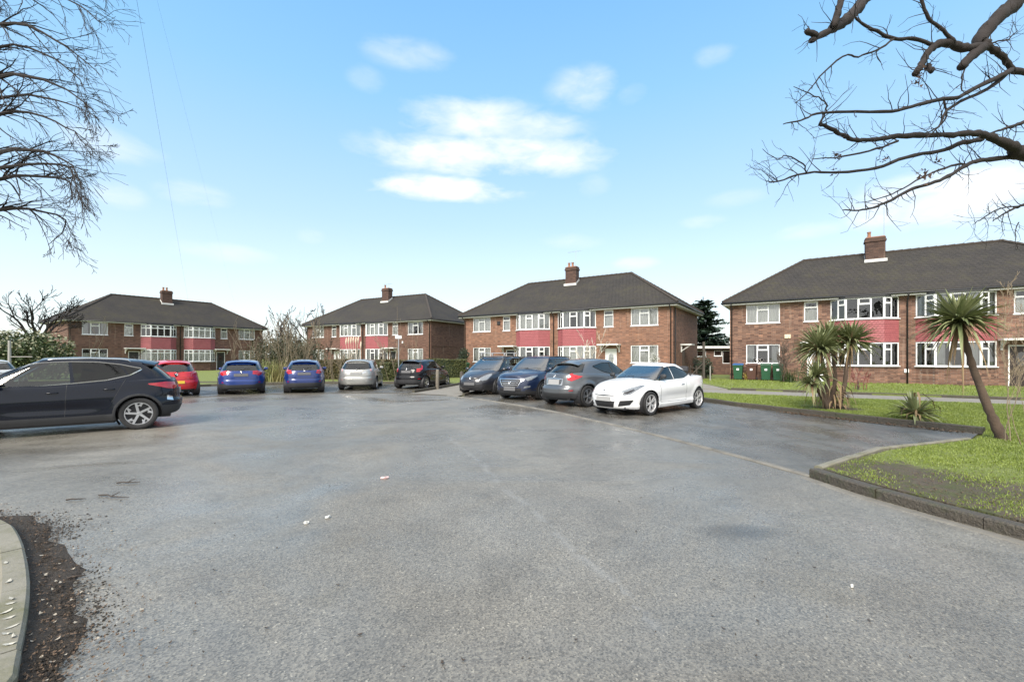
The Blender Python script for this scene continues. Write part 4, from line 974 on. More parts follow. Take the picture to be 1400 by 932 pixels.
strip('kerb_bay_side',[(6.0,7.3),(8.42,8.22)],.09,-.01,.115,KERB,.95,.005,-1)
strip('kerb_bay_back',[(9.8,9.2),(8.62,11.5),(7.27,14.4),(6.92,15.9),(6.22,18.6),(4.42,22.2),(2.0,24.85),(.3,25.1)],.13,-.01,.135,KERBD,.92,.007,-1)
slab('pavement',[pn0,pn1,pf1,pf0],-.01,.105,PAVE)
gl0=(pf0[0]+.1,pf0[1]+.17); gl1=(pf1[0]+.1,pf1[1]+.17)
strip('kerb_garden_edge',[ext(gl0,gl1,.165),gl1],.12,0,.19,KERBD,1.0,.008,1)
strip('kerb_garden_left',[ext(gl0,gl1,.02),ext(gl0,gl1,.105)],.12,0,.19,KERBD,1.0,.008,1)
bare0=lambda x,y:.12
slab('lawn_garden_right',[ext(gl0,gl1,.165),gl1,(44,6),(44,20),(27,25),(12.2,33.5),(11.2,29.5)],-.02,.15,LAWN,(bare0,1.2))
slab('lawn_garden_middle',[(-3.0,27.6),(-1.2,27.2),(.4,25.3),(2.0,25.1),(4.6,22.4),(5.7,20.6),ext(gl0,gl1,.02),ext(gl0,gl1,.105),(10.1,29.5),(10.8,42),(-5,42),(-8,38)],-.02,.11,LAWN,(bare0,1.2))
slab('garden_path',[ext(gl0,gl1,.107),ext(gl0,gl1,.160),(11.5,29.6),(13.2,37),(11.8,37),(10.4,29.6)],-.02,.13,PAVE)
bareL=lambda x,y:max(0,min(1,.9-abs(y-26.6)/2.2)) if x<-3.4 else .1
slab('lawn_far',[(-19,20.6),(-16.6,24.5),(-12.5,26.35),(-8.5,26.75),(-5.2,26.35),(-3.3,24.75),(-3.0,27.6),(-8,38),(-12,47),(-45,75),(-60,60),(-60,22),(-30,20)],-.02,.10,LAWN,(bareL,1.0))
strip('kerb_far',[(-3.3,24.7),(-5.2,26.3),(-8.5,26.7),(-12.5,26.3),(-16.6,24.4),(-19,20.6)],.12,-.01,.12,KERBD,.92,.007,-1)
# near-left corner island
IS=smooth_poly([(-1.7,-2),(-1.95,1.0),(-2.29,2.04),(-2.475,2.22),(-2.80,2.56),(-3.29,3.03),(-4.08,3.69),(-4.72,4.14),(-6.2,4.6),(-9,4.9),(-16,5.0)],2)
strip('kerb_island',IS,.14,-.02,.10,KERB,.9,.003,1)
isl=[p for p in IS]+[(-16,-2)]
slab('lawn_island',[( -1.95,-2)]+[(p[0]-.13,p[1]-.13) for p in IS]+[(-16,-2)],-.02,.085,LAWN,(lambda x,y:.15,.4))
# soil swept against the island kerb
def soil_heap():
    mb=MB(); rg=random.Random(3); n=len(IS); rows=[]
    for i,p in enumerate(IS):
        if not(1.6<p[1]<4.6 and p[0]>-6.4): continue
        q=IS[min(i+1,n-1)]; o=IS[max(i-1,0)]; u=Vector((q[0]-o[0],q[1]-o[1],0)).normalized(); nr=Vector((u.y,-u.x,0))
        w_=.25*math.sin(min(1,max(0.05,(p[1]-1.5)/1.2))*1.57)*(1 if p[1]<4.25 else .45)*(1+.16*math.sin(i*.9)+.12*math.sin(i*2.3+1))*rg.uniform(.96,1.04)
        rows.append([(Vector((p[0],p[1],0))+nr*(w_*k/7-.01),k) for k in range(8)])
    vs=[];fs=[]
    for r in rows:
        for (c,k) in r: vs.append((c.x,c.y,(.038*(1-k/7)**1.3+rg.uniform(0,.012)*(1 if k<7 else 0)) if k<7 else -.004))
    for i in range(len(rows)-1):
        for k in range(7): a=i*8+k; fs.append((a,a+1,a+9,a+8))
    mb.add(vs,fs); o=mb.build('soil',SOIL,smooth=True); tag(o,'strip of dark soil and rotted leaves swept against the near left kerb','soil',kind='stuff')
soil_heap()
def crumbs():
    rg=random.Random(77); mb=MB(); cand=[p for p in IS if 1.6<p[1]<4.6 and p[0]>-6.2]
    for k in range(5200):
        i=rg.randrange(len(cand)); p=cand[i]; j=IS.index(p); q=IS[min(j+1,len(IS)-1)]; o=IS[max(j-1,0)]; u=Vector((q[0]-o[0],q[1]-o[1])).normalized(); nr=Vector((u.y,-u.x))
        prof=.20*(1+.35*math.sin(p[1]*5.1)+.25*math.sin(p[1]*11.7+p[0]*3)); d=abs(rg.gauss(prof*.75,prof*.42)); t=rg.uniform(-.16,.16); x=p[0]+nr.x*d+u.x*t; y=p[1]+nr.y*d+u.y*t
        s=rg.uniform(.003,.010)*(1 if rg.random()<.9 else 1.8); z=s*.3; a=rg.uniform(0,3)
        T=Matrix.Translation((x,y,z+max(0,.03*(1-d/.3))))@Matrix.Rotation(a,4,'Z')
        vs=[(-s,0,0),(s,0,0),(0,-s*.7,0),(0,s*.7,0),(0,0,s*.6),(0,0,-s*.5)]
        mb.add([T@Vector(v)*1 for v in vs],[(0,2,4),(2,1,4),(1,3,4),(3,0,4)])
    tag(mb.build('soil_crumbs',SOIL),'crumbs of dark soil thinning out over the asphalt by the near left kerb','soil',kind='stuff')
crumbs()
# leaves, twigs, litter
LEAFB=plain('dead_leaf',(.115,.072,.042),.7,var=.5,scale=2); LEAFW=plain('pale_leaf',(.34,.30,.24),.6,var=.3,scale=2); TWIG=plain('twig_bark',(.05,.038,.03),.8)
def inpoly(x,y,P):
    c=False;j=len(P)-1
    for i in range(len(P)):
        if (P[i][1]>y)!=(P[j][1]>y) and x<(P[j][0]-P[i][0])*(y-P[i][1])/(P[j][1]-P[i][1])+P[i][0]: c=not c
        j=i
    return c
def inroad(x,y): return x<3.6 and (x-.948*0)*1>-8 and math.hypot(x+4,y-9)<12.5 and not (x<-1.6 and y<4.6 and x< -1.2-.8*y)
def scatter_leaves(name,label,pts,m,size=(.02,.05),seed=2,curl=.012):
    rg=random.Random(seed); mb=MB()
    for (x,y,z) in pts:
        a=rg.uniform(0,6.28); s=rg.uniform(*size); w_=s*rg.uniform(.35,.6); c,sn=math.cos(a),math.sin(a); h=rg.uniform(.2,1)*curl
        L_=[(-s,0,h),(-s*.3,w_,h*.2),(s*.5,w_*.7,h*.4),(s,0,h*1.2),(s*.5,-w_*.7,.3*h),(-s*.3,-w_,h*.5),(0,0,0)]
        mb.add([(x+p[0]*c-p[1]*sn,y+p[0]*sn+p[1]*c,z+.004+p[2]) for p in L_],[(6,0,5),(6,5,4),(6,4,3),(6,3,2),(6,2,1),(6,1,0)])
    o=mb.build(name,m); return tag(o,label,'leaves',kind='stuff')
rg=random.Random(11); pp=[];pw=[]
cand=[p for p in IS if 1.6<p[1]<4.6 and p[0]>-6.2]
for k in range(900):
    p=rg.choice(cand); d=abs(rg.gauss(0,.26)); i=IS.index(p); q=IS[min(i+1,len(IS)-1)]; o=IS[max(i-1,0)]; u=Vector((q[0]-o[0],q[1]-o[1])).normalized(); nr=Vector((u.y,-u.x))
    t=rg.uniform(-.1,.1); x=p[0]+nr.x*d+u.x*t; y=p[1]+nr.y*d+u.y*t; (pp if rg.random()<.93 else pw).append((x,y,max(.002,.042*(1-d/.45))))
scatter_leaves('leaf_litter','small dead brown leaves lying on the soil by the near left kerb',pp,LEAFB,(.005,.014),3)
scatter_leaves('leaf_litter','pale leaf scraps lying on the soil by the near left kerb',pw,LEAFW,(.008,.02),4)
pp=[]
for k in range(420):
    t=rg.random(); a,b=((9.6,9.35),(8.5,11.5)) if t<.5 else ((8.5,11.5),(7.9,12.8)); s_=rg.random(); pp.append((a[0]+(b[0]-a[0])*s_-abs(rg.gauss(0,.14)),a[1]+(b[1]-a[1])*s_-abs(rg.gauss(0,.10)),.012))
scatter_leaves('leaf_litter','brown leaves drifted along the back kerb of the empty bay',pp,LEAFB,(.02,.05),6,.03)
pp=[]
for k in range(700):
    x=4.3+abs(rg.gauss(0,1.2)); y=5.7-rg.random()*2.6+rg.gauss(0,.5)
    if inpoly(x,y,VR) and bareR(x,y)>.35: pp.append((x,y,.103))
scatter_leaves('leaf_litter','dark leaf scraps and clods on the bare muddy patch of the right verge',pp,LEAFB,(.006,.020),23,.014)
pp=[]
rg=random.Random(91)
for k in range(95):
    px=rg.uniform(40,1250); py=560+360*rg.random()**1.3; x,y=gp(px,py)
    if inroad(x,y): pp.append((x,y,.001))
scatter_leaves('leaf_litter','tiny dark leaf scraps scattered thinly over the open asphalt',pp,TWIG,(.006,.018),17)
PETAL=plain('pale_petal',(.42,.40,.34),.6,var=.3)
pp=[]
for (px,py) in [(8,838),(14,826),(12,846),(16,858),(9,868),(18,872),(13,882),(12,796),(8,770),(16,820)]:
    x,y=gp(px,py,.095); pp.append((x,y,.098))
scatter_leaves('fallen_leaves','white leaves lying on the kerb and grass edge at the near left corner',pp,PETAL,(.02,.035),8)
def litter(px,py,s,m,label,cat,shape='flat',rot=.3):
    x,y=gp(px,py); mb=MB()
    T=Matrix.Translation((x,y,.004))@Matrix.Rotation(rot,4,'Z')
    if shape=='flat':
        n=9; vs=[(s*math.cos(6.28*k/n)*(1+.15*math.sin(3*k)),s*.6*math.sin(6.28*k/n),.012+.010*math.sin(2*k)) for k in range(n)]+[(0,0,.022)]
        mb.add([T@Vector(v) for v in vs],[(n,k,(k+1)%n) for k in range(n)]); mb.prism([(v[0]*.9,v[1]*.9) for v in vs[:n]],.0,.01,T)
    else:
        pts=[T@Vector((s*(k/4-.5)*2,.03*s*math.sin(k*2.1)*4,.012+.006*math.sin(k))) for k in range(5)]; mb.tube(pts,[.009,.008,.007,.006,.003],5)
        if s>.12: mb.tube([pts[2],pts[2]+Vector((.05,.06,.03))],[.006,.003],4)
    return tag(mb.build('twig' if shape!='flat' else 'litter',m),label,cat)
litter(526,654,.055,plain('litter_pink',(.62,.42,.40),.5),'flattened pale pink scrap in the middle of the road','litter')
litter(448,708,.032,plain('litter_white',(.55,.55,.52),.5),'crumpled white scrap with a dark smudge on the road','litter',rot=1.0)
litter(419,716,.024,plain('litter_white',(.55,.55,.52),.5),'small white scrap lying left of the crumpled one on the road','litter')
litter(1165,803,.014,plain('litter_white',(.55,.55,.52),.5),'tiny white scrap on the dark asphalt of the near right road','litter')
litter(175,661,.13,TWIG,'straight dark twig on the road below the dark crossover','twig','twig',.15)
litter(154,680,.20,TWIG,'forked twig on the road nearest the crossover, beside a straight one','twig','twig',-.2)
litter(104,684,.09,TWIG,'short twig on the road left of the forked twig','twig','twig',.3)
litter(105,791,.05,TWIG,'short twig beside the soil strip at the near left kerb','twig','twig',.6)
# grass blades on the near lawns
GRB=mat('grass_blade',lambda n,p:(n.set(p.inputs['Base Color'],n.mix(n.noise(n.n('ShaderNodeTexCoord').outputs['Object'],2.5,4),(.080,.125,.016),(.24,.29,.055))),n.set(p.inputs['Roughness'],n.m('ADD',.5,0))))
def grass(label,poly,n,z,bare,h=(.03,.07),seed=1,ymax=99,near=None):
    rg=np.random.RandomState(seed); xs=[p[0] for p in poly]; ys=[p[1] for p in poly]
    vs=[];fs=[]; cnt=0; k=0
    while cnt<n and k<n*12:
        k+=1; x=rg.uniform(min(xs),max(xs)); y=rg.uniform(min(ys),min(ymax,max(ys)))
        if abs(x)>y*1.25+.6 or not inpoly(x,y,poly): continue
        if near and rg.rand()>near(x,y): continue
        b=bare(x,y)+.35*math.sin(x*3.1+y*1.7)*math.sin(y*4.3-x*2.2)
        if rg.rand()<b*1.25: continue
        hh=rg.uniform(*h)*(1.25-b*.6); a=rg.uniform(0,6.28); w_=.0022+.0009*y*.5; lx,ly=rg.uniform(-.6,.6)*hh,rg.uniform(-.6,.6)*hh
        c,s=math.cos(a)*w_,math.sin(a)*w_; q=len(vs)
        vs+=[(x-c,y-s,z),(x+c,y+s,z),(x+lx*.4+c*.7,y+ly*.4+s*.7,z+hh*.6),(x+lx,y+ly,z+hh)]; fs+=[(q,q+1,q+2),(q,q+2,q+3)]; cnt+=1
    mb=MB(); mb.v=vs; mb.f=fs; mb.m=[0]*len(fs); tag(mb.build('grass',GRB),label,'grass',kind='stuff')
grass('green grass growing on the verge around the strappy palms at the right',VR,110000,.10,lambda x,y:bareR(x,y)*.8,(.010,.030),1,19,near=lambda x,y:min(1,(8.0/max(y,3.5))**1.1) if x<18 else 0)
grass('bright grass on the near left corner island inside the kerb',[(p[0]-.16,p[1]-.10) for p in IS]+[(-16,-2)],9000,.085,lambda x,y:.1,(.02,.05),2,5)
grass('green front lawn along the foot of the nearest brick house',[ext(gl0,gl1,.17),gl1,(30,20),(11.6,29.4)],16000,.15,lambda x,y:.0,(.03,.06),3)
# ------------------------------------------------------------------ houses
EV=5.1; HD=8.2; HL=17.5
WINL=[(.95,2.8),(14.7,16.55)]; SMALL=[(4.05,4.75),(12.75,13.45)]; BAYS=[(5.35,8.4),(9.1,12.15)]
U0,U1=3.74,4.92; G0,G1=1.2,2.4
def wall_mb(mb,length,z0,z1,holes,T,reveal=.10):
    xs=sorted(set([0,length]+[h[0] for h in holes]+[h[1] for h in holes])); zs_=sorted(set([z0,z1]+[h[2] for h in holes]+[h[3] for h in holes]))
    for i in range(len(xs)-1):
        for j in range(len(zs_)-1):
            cx=(xs[i]+xs[i+1])/2; cz=(zs_[j]+zs_[j+1])/2
            if any(h[0]<cx<h[1] and h[2]<cz<h[3] for h in holes): continue
            mb.add([T@Vector((x,0,z)) for x,z in ((xs[i],zs_[j]),(xs[i+1],zs_[j]),(xs[i+1],zs_[j+1]),(xs[i],zs_[j+1]))],[(0,1,2,3)])
    for (a,b,c,d) in holes:
        p=[(a,c),(b,c),(b,d),(a,d)]
        for k in range(4):
            q0,q1=p[k],p[(k+1)%4]; mb.add([T@Vector(v) for v in ((q0[0],0,q0[1]),(q0[0],reveal,q0[1]),(q1[0],reveal,q1[1]),(q1[0],0,q1[1]))],[(0,1,2,3)])
def window(root,a,b,z0,z1,lights,rg,inset=.03,curtain=None,sill=True,name='window',fr=.052,doorlike=False):
    """lights: list of (relative width, transom) from a to b; a,b plan points, outside is to the right of a->b"""
    a=Vector((a[0],a[1],0)); b=Vector((b[0],b[1],0)); L=(b-a).length; ang=math.atan2(b.y-a.y,b.x-a.x)
    T=Matrix.Translation((a.x,a.y,0))@Matrix.Rotation(ang,4,'Z')@Matrix.Translation((0,inset,0))
    m=MB(); d=.055
    m.box(0,L,0,d,z0,z0+fr,T); m.box(0,L,0,d,z1-fr,z1,T); m.box(0,fr,0,d,z0+fr,z1-fr,T); m.box(L-fr,L,0,d,z0+fr,z1-fr,T)
    tw=sum(l[0] for l in lights); x=0; cells=[]
    for k,(w_,tr) in enumerate(lights):
        x1=x+w_/tw*L
        if k<len(lights)-1: m.box(x1-.03,x1+.03,0,d,z0+fr,z1-fr,T)
        l0=x+(fr if k==0 else .03); l1=x1-(fr if k==len(lights)-1 else .03)
        if tr:
            zt=z1-(z1-z0)*.30; m.box(l0,l1,-.004,d,zt-.03,zt+.03,T)
            s=.028; zz0,zz1=zt+.03,z1-fr   # vent sash, proud of the frame
            m.box(l0,l1,-.018,.0,zz0,zz0+s,T); m.box(l0,l1,-.018,.0,zz1-s,zz1,T); m.box(l0,l0+s,-.018,.0,zz0+s,zz1-s,T); m.box(l1-s,l1,-.018,.0,zz0+s,zz1-s,T)
        x=x1
    if sill: m.box(-.04,L+.04,-.07,d,z0-.045,z0,T)
    w=m.build(name,UPVC,root)
    g=MB(); g.add([T@Vector(v) for v in ((.03,.028,z0+.03),(L-.03,.028,z0+.03),(L-.03,.028,z1-.03),(.03,.028,z1-.03))],[(0,1,2,3)]); g.build('pane',GLASS,w)
    cur=curtain or rg.choice(['net','net','drapes','half'])
    if cur!='none':
        c=MB(); sp=[(.03,L-.03,z0+.03,z1-.03)] if cur=='net' else ([(.03,L*.24,z0+.03,z1-.03),(L*.76,L-.03,z0+.03,z1-.03)] if cur=='drapes' else [(.03,L-.03,z0+.03,z0+(z1-z0)*.66)])
        for (x0,x1,q0,q1) in sp:
            n=max(6,int((x1-x0)/.05)); vs=[];fs=[]
            for k in range(n+1):
                xx=x0+(x1-x0)*k/n; yy=.14+.022*math.sin(k*1.9)+.012*math.sin(k*.7); vs+=[T@Vector((xx,yy,q0)),T@Vector((xx,yy,q1))]
            for k in range(n): fs.append((2*k,2*k+2,2*k+3,2*k+1))
            c.add(vs,fs)
        c.build('curtain',CURT if cur!='drapes' else CURTG,w)
    return w
L3=[(1,0),(1,1),(1,0)]
def house(origin,ang,label,brick,seed,opts={}):
    rg=random.Random(seed); root=empty('brick_house',(origin[0],origin[1],0),ang)
    tag(root,label,'house')
    I=Matrix.Identity(4); m=MB(); holes=[]
    doorx=opts.get('doors',[(4.35,5.2),(12.3,13.2)])
    for (a,b) in WINL: holes+=[(a,b,U0,U1),(a,b,G0,G1)]
    for (a,b) in SMALL: holes+=[(a,b,U0,U1)]
    for (a,b) in BAYS: holes+=[(a+.08,b-.08,U0+.02,U1-.02),(a+.08,b-.08,1.12,G1-.02)]
    for (a,b) in doorx: holes+=[(a,b,.0,2.2)]
    wall_mb(m,HL,-.1,EV,holes,I)
    # other walls
    for (T,ln) in ((Matrix.Translation((HL,0,0))@Matrix.Rotation(R(90),4,'Z'),HD),(Matrix.Translation((HL,HD,0))@Matrix.Rotation(R(180),4,'Z'),HL),(Matrix.Translation((0,HD,0))@Matrix.Rotation(R(-90),4,'Z'),HD)):
        wall_mb(m,ln,-.1,EV,[],T)
    m.build('wall',brick,root)
    # projecting brick bands at first floor and soldier lintels
    xs=[0]+[v for b in sorted(BAYS) for v in b]+[HL]
    for k in range(0,len(xs),2): m=MB(); m.box(xs[k]-(.012 if k==0 else 0),xs[k+1]+(.012 if k+1==len(xs)-1 else 0),-.022,-.001,2.62,2.70); m.build('string_course',brick,root)
    for x0 in (HL+.001,-.022): m=MB(); m.box(x0,x0+.021,-.02,HD,2.62,2.70); m.build('string_course',brick,root)
    # floors inside so that daylight does not cross the rooms
    m=MB(); m.box(.1,HL-.1,.15,HD-.15,2.55,2.68); m.box(.1,HL-.1,.9,1.0,0,5.0); m.build('inner_floor',ROOMD,root)
    # roof
    ov=.38; ez=EV+.06; rz=8.15; rid=HD/2+.35
    m=MB(); P=[(-ov,-ov,ez),(HL+ov,-ov,ez),(HL+ov,HD+ov,ez),(-ov,HD+ov,ez),(rid-ov,HD/2,rz),(HL-rid+ov,HD/2,rz)]
    m.add(P,[(0,1,5,4),(1,2,5),(2,3,4,5),(3,0,4)])
    Q=[(x,y,z-.07) for x,y,z in P[:4]]; m.add(P[:4]+Q,[(0,4,5,1),(1,5,6,2),(2,6,7,3),(3,7,4,0),(4,7,6,5)])
    rf=m.build('roof',ROOF,root)
    m=MB(); 
    def tiles(a,b,n):
        a=Vector(a);b=Vector(b)
        for k in range(n):
            p=a.lerp(b,k/n); q=a.lerp(b,(k+1.06)/n); m.tube([p+Vector((0,0,.012)),q+Vector((0,0,.03))],[.085,.095],6)
    tiles(P[4],P[5],24); 
    for a,b in ((0,4),(1,5),(2,5),(3,4)): tiles(P[a],P[b],20)
    m.build('ridge_tiles',plain('ridge_tile',(.05,.04,.033),.8,var=.3),rf,auto=40)
    # fascia, gutter, downpipes
    m=MB(); m.box(-ov+.03,HL+ov-.03,-ov+.012,-ov+.035,EV-.16,EV-.01); m.box(-ov+.03,HL+ov-.03,HD+ov-.035,HD+ov-.012,EV-.16,EV-.01); m.box(-ov+.012,-ov+.035,-ov+.04,HD+ov-.04,EV-.16,EV-.01); m.box(HL+ov-.035,HL+ov-.012,-ov+.04,HD+ov-.04,EV-.16,EV-.01)
    m.box(-ov+.05,HL+ov-.05,-ov+.04,-.005,EV-.15,EV-.13); m.box(HL+.005,HL+ov-.04,-.0,HD+ov-.04,EV-.15,EV-.13); m.box(-ov+.04,-.005,-.0,HD+ov-.04,EV-.15,EV-.13)
    m.build('fascia',WOODW if opts.get('whitefascia',1) else DARKP,root)
    m=MB(); gy=-ov-.05; gz=EV-.03
    m.tube([(-ov-.05,gy,gz),(HL+ov+.05,gy,gz)],.055,8); m.tube([(HL+ov+.05,gy,gz),(HL+ov+.05,HD+ov,gz)],.055,8); m.tube([(-ov-.05,gy,gz),(-ov-.05,HD+ov,gz)],.055,8); m.build('gutter',BLACKP,root,smooth=True)
    for px in opts.get('pipes',[.12,8.75,17.38]):
        m=MB(); m.tube([(px,gy,gz-.04),(px,gy+.02,gz-.12),(px,-.07,gz-.42),(px,-.07,.1)],.036,8); m.build('downpipe',BLACKP,root,smooth=True)
    # windows
    cur=opts.get('curtains',{})
    for k,(a,b) in enumerate(WINL):
        window(root,(a,0),(b,0),U0,U1,L3,rg,curtain=cur.get('u%d'%k)); window(root,(a,0),(b,0),G0,G1,L3,rg,curtain=cur.get('g%d'%k,'net'))
    for a,b in SMALL: window(root,(a,0),(b,0),U0,U1,[(1,1)],rg,curtain='half')
    for bi,(a,b) in enumerate(BAYS):
        bp=[(a,-.02),(a+.68,-.55),(b-.68,-.55),(b,-.02)]
        for (z0,z1,fl) in ((U0,U1,'u'),(1.12,G1,'g')):
            cc=cur.get(fl+'b%d'%bi); cc=cc or rg.choice(['net','net','drapes'])
            allt=opts.get('alltransom',0)
            window(root,bp[0],bp[1],z0,z1,[(1,allt),(1,1)],rg,.0,cc); window(root,bp[1],bp[2],z0,z1,[(1,allt),(1,1),(1,allt)],rg,.0,cc); window(root,bp[2],bp[3],z0,z1,[(1,1),(1,allt)],rg,.0,cc)
            for q in (bp[1],bp[2]): m=MB(); m.box(q[0]-.045,q[0]+.045,q[1]-.012,q[1]+.075,z0,z1); m.build('corner_post',UPVC,root)
        m=MB(); m.prism([(a+.02,0),(a+.70,-.50),(b-.70,-.50),(b-.02,0)],-.05,1.07); m.build('bay_base',brick,root)
        # hung tiles, each course stepping out a little
        m=MB(); nz=10; z=G1+.03; hz_=(U0-.06-z)/nz
        for k in range(nz):
            o_=.012; 
            pl=lambda e:[(a+.0-e*.4,-.0),(a+.68-e*.3,-.55-e),(b-.68+e*.3,-.55-e),(b+.0+e*.4,-.0)]
            lo=pl(.028+.012*math.sin(k*3.3)*.3); hi=pl(.008); z0=z+k*hz_; z1=z0+hz_
            vs=[(x,y,z0) for x,y in lo]+[(x,y,z1) for x,y in hi]; m.add(vs,[(i,i+1,i+5,i+4) for i in range(3)]+[(3,2,1,0)])
        m.build('hung_tiles',TILEHUNG,root)
        m=MB(); m.prism([(a-.06,0),(a+.66,-.63),(b-.66,-.63),(b+.06,0)],U1+.003,U1+.10); m.build('bay_roof',LEAD if opts.get('whitebay') else DARKP,root)
        m=MB(); m.prism([(a+.05,.0),(a+.70,-.5),(b-.70,-.5),(b-.05,.0)],G1-.004,G1+.028); m.prism([(a+.05,.0),(a+.70,-.5),(b-.70,-.5),(b-.05,.0)],U0-.06,U0-.046); m.build('bay_floor',ROOMD,root)
    # doors and canopies
    for k,(a,b) in enumerate(doorx):
        dm=opts.get('doormat',[UPVC,BLACKP])[k]
        d=MB(); d.box(a,a+.06,.02,.09,0,2.2); d.box(b-.06,b,.02,.09,0,2.2); d.box(a+.06,b-.06,.02,.09,2.14,2.2); dr=d.build('door_frame',UPVC,root)
        d=MB(); d.box(a+.06,b-.06,.05,.09,.05,2.14)
        for (z0,z1) in ((.25,.95),): d.box(a+.18,b-.18,.038,.05,z0,z1)
        dd=d.build('door',dm,root,bevel=.006)
        d=MB(); cx=(a+b)/2; n=14; d.add([(cx+.2*math.cos(t),.035,1.5+.36*math.sin(t)) for t in np.linspace(0,6.283,n+1)[:-1]],[tuple(range(n))]); d.build('door_pane',GLASS,dd)
        d=MB(); d.tube([(b-.14,.045,1.0),(b-.14,.0,1.0),(b-.26,.0,1.0)],.012,6); d.build('handle',CHROME,dd)
        d=MB(); x0,x1=(a-.35,b+.32); d.box(x0,x1,-.72,0,2.42,2.52); 
        for xx in (x0+.08,x1-.16):
            d.box(xx,xx+.07,-.08,-.0,1.95,2.42); d.tube([(xx+.035,-.04,2.02),(xx+.035,-.22,2.2),(xx+.035,-.6,2.40)],.035,6)
        d.build('door_canopy',WOODW,root)
        d=MB(); d.box(a-.12,b+.12,-.45,.02,-.1,.12); d.build('door_step',CEM,root)
    # side porch + side pipe for the end seen
    if opts.get('sideporch'):
        d=MB(); d.box(HL,HL+.72,2.2,3.4,2.42,2.52); d.box(HL,HL+.08,2.3,2.38,1.95,2.42); d.tube([(HL+.04,2.34,2.02),(HL+.3,2.34,2.2),(HL+.6,2.34,2.4)],.035,6); d.build('side_canopy',WOODW,root)
        d=MB(); d.box(HL+.003,HL+.05,2.35,3.25,0,2.1); d.build('side_door',plain('door_brown',(.12,.06,.04),.5),root)
        d=MB(); d.tube([(HL+.07,.35,EV-.2),(HL+.07,.35,.1)],.04,8); d.build('downpipe',BLACKP,root)
    # chimney
    cx=opts.get('stackx',HL/2-.1); ch=MB(); y0,y1=HD/2-.95,HD/2-.35; top=rz+.85
    ch.box(cx-.48,cx+.48,y0,y1,7.2,top); ch.box(cx-.53,cx+.53,y0-.05,y1+.05,top-.26,top-.14); ch.box(cx-.50,cx+.50,y0-.02,y1+.02,top-.14,top)
    c=ch.build('chimney',opts.get('stack',BR_D),rf)
    m=MB(); ysl=(rz-ez)/(HD/2+ov)
    zf=ez+(y0+ov)*ysl; m.box(cx-.55,cx+.55,y0-.16,y0-.005,zf-.06,zf+.12)
    for sx in (-1,1):
        vs=[(cx+sx*.495,y0,zf+.02),(cx+sx*.495,y1,zf+.02+(y1-y0)*ysl),(cx+sx*.495,y1,zf+.2+(y1-y0)*ysl),(cx+sx*.495,y0,zf+.2)]
        m.add(vs,[(0,1,2,3) if sx>0 else (3,2,1,0)])
    m.build('flashing',LEAD,c)
    m=MB(); m.box(cx-.46,cx+.46,y0+.03,y1-.03,top,top+.06)
    for k in range(opts.get('pots',2)): m.lathe([(.10,0),(.11,.05),(.09,.1),(.085,.30),(.11,.34),(.11,.38)],12,Matrix.Translation((cx-.28+k*.32,(y0+y1)/2,top+.04))@Matrix.Rotation(R(90),4,'X'))
    m.build('chimney_pot',POT,c,auto=40)
    if opts.get('aerial',1):
        m=MB(); ax=cx+.42; m.tube([(ax,y0+.1,top-.5),(ax,y0+.1,top+opts.get('mast',1.1))],.014,5); zz=top+opts.get('mast',1.1)-.05; m.tube([(ax-.7,y0+.1,zz),(ax+.5,y0+.1,zz)],.009,4)
        for k in range(6): m.tube([(ax-.65+k*.2,y0-.12,zz),(ax-.65+k*.2,y0+.32,zz)],.005,3)
        m.build('tv_aerial',GALV,c)
    # little boxes on the wall
    for (x,z,w_,h_,mt,nm) in opts.get('boxes',[]):
        m=MB(); m.box(x,x+w_,-.07,0,z,z+h_); m.build(nm,mt,root,bevel=.012)
    return root
a3=R(-33.05)
CREAM=plain('cream_box',(.68,.60,.42),.5)
h3=house((-4.14,38.5),a3,'two-storey brick house behind the four dark, grey and white cars, both bays panelled in red',BR_A,3,dict(sideporch=1,boxes=[(3.5,4.25,.3,.3,BLACKP,'alarm_box'),(1.2,.75,.25,.2,UPVC,'meter_box')],curtains=dict(u0='net',u1='net',g0='net',g1='net'),alltransom=0,whitebay=0,doors=[(4.35,5.2),(12.85,13.7)],doormat=[BLACKP,UPVC],mast=1.3))
u3=Vector((math.cos(a3),math.sin(a3)))
h4=house((14.25,28.95),R(-33.2),'nearest brick house at the right behind the palms, wheelie bins under its first window',BR_C,4,dict(boxes=[(3.05,2.75,.32,.24,CREAM,'alarm_box'),(8.62,.75,.2,.2,UPVC,'meter_box')],curtains=dict(u0='net',g0='drapes',ub0='none',gb0='none',ub1='drapes',gb1='drapes',u1='net'),doors=[(4.2,5.15),(12.55,13.5)],doormat=[UPVC,plain('door_dark',(.03,.02,.018),.4)],mast=1.8,pots=1,stackx=7.75))
h2=house((-22.8,49.2),R(-28.8),'brick house half hidden behind the clipped hedge, above the silver and black hatchbacks',BR_B,7,dict(mast=.5,pots=1,boxes=[(14.0,2.9,.14,.22,UPVC,'alarm_box')],curtains=dict(u0='net',u1='drapes')))
h1=house((-40.85,40.7),R(56.2),'dark brown brick house at the far left, pale bush at its left end',BR_B,8,dict(pots=2,aerial=0,alltransom=1,curtains=dict(u0='drapes',g0='half',ub0='none',ub1='net',gb1='net'),doors=[(4.35,5.25),(12.3,13.2)],doormat=[BLACKP,BLACKP]))
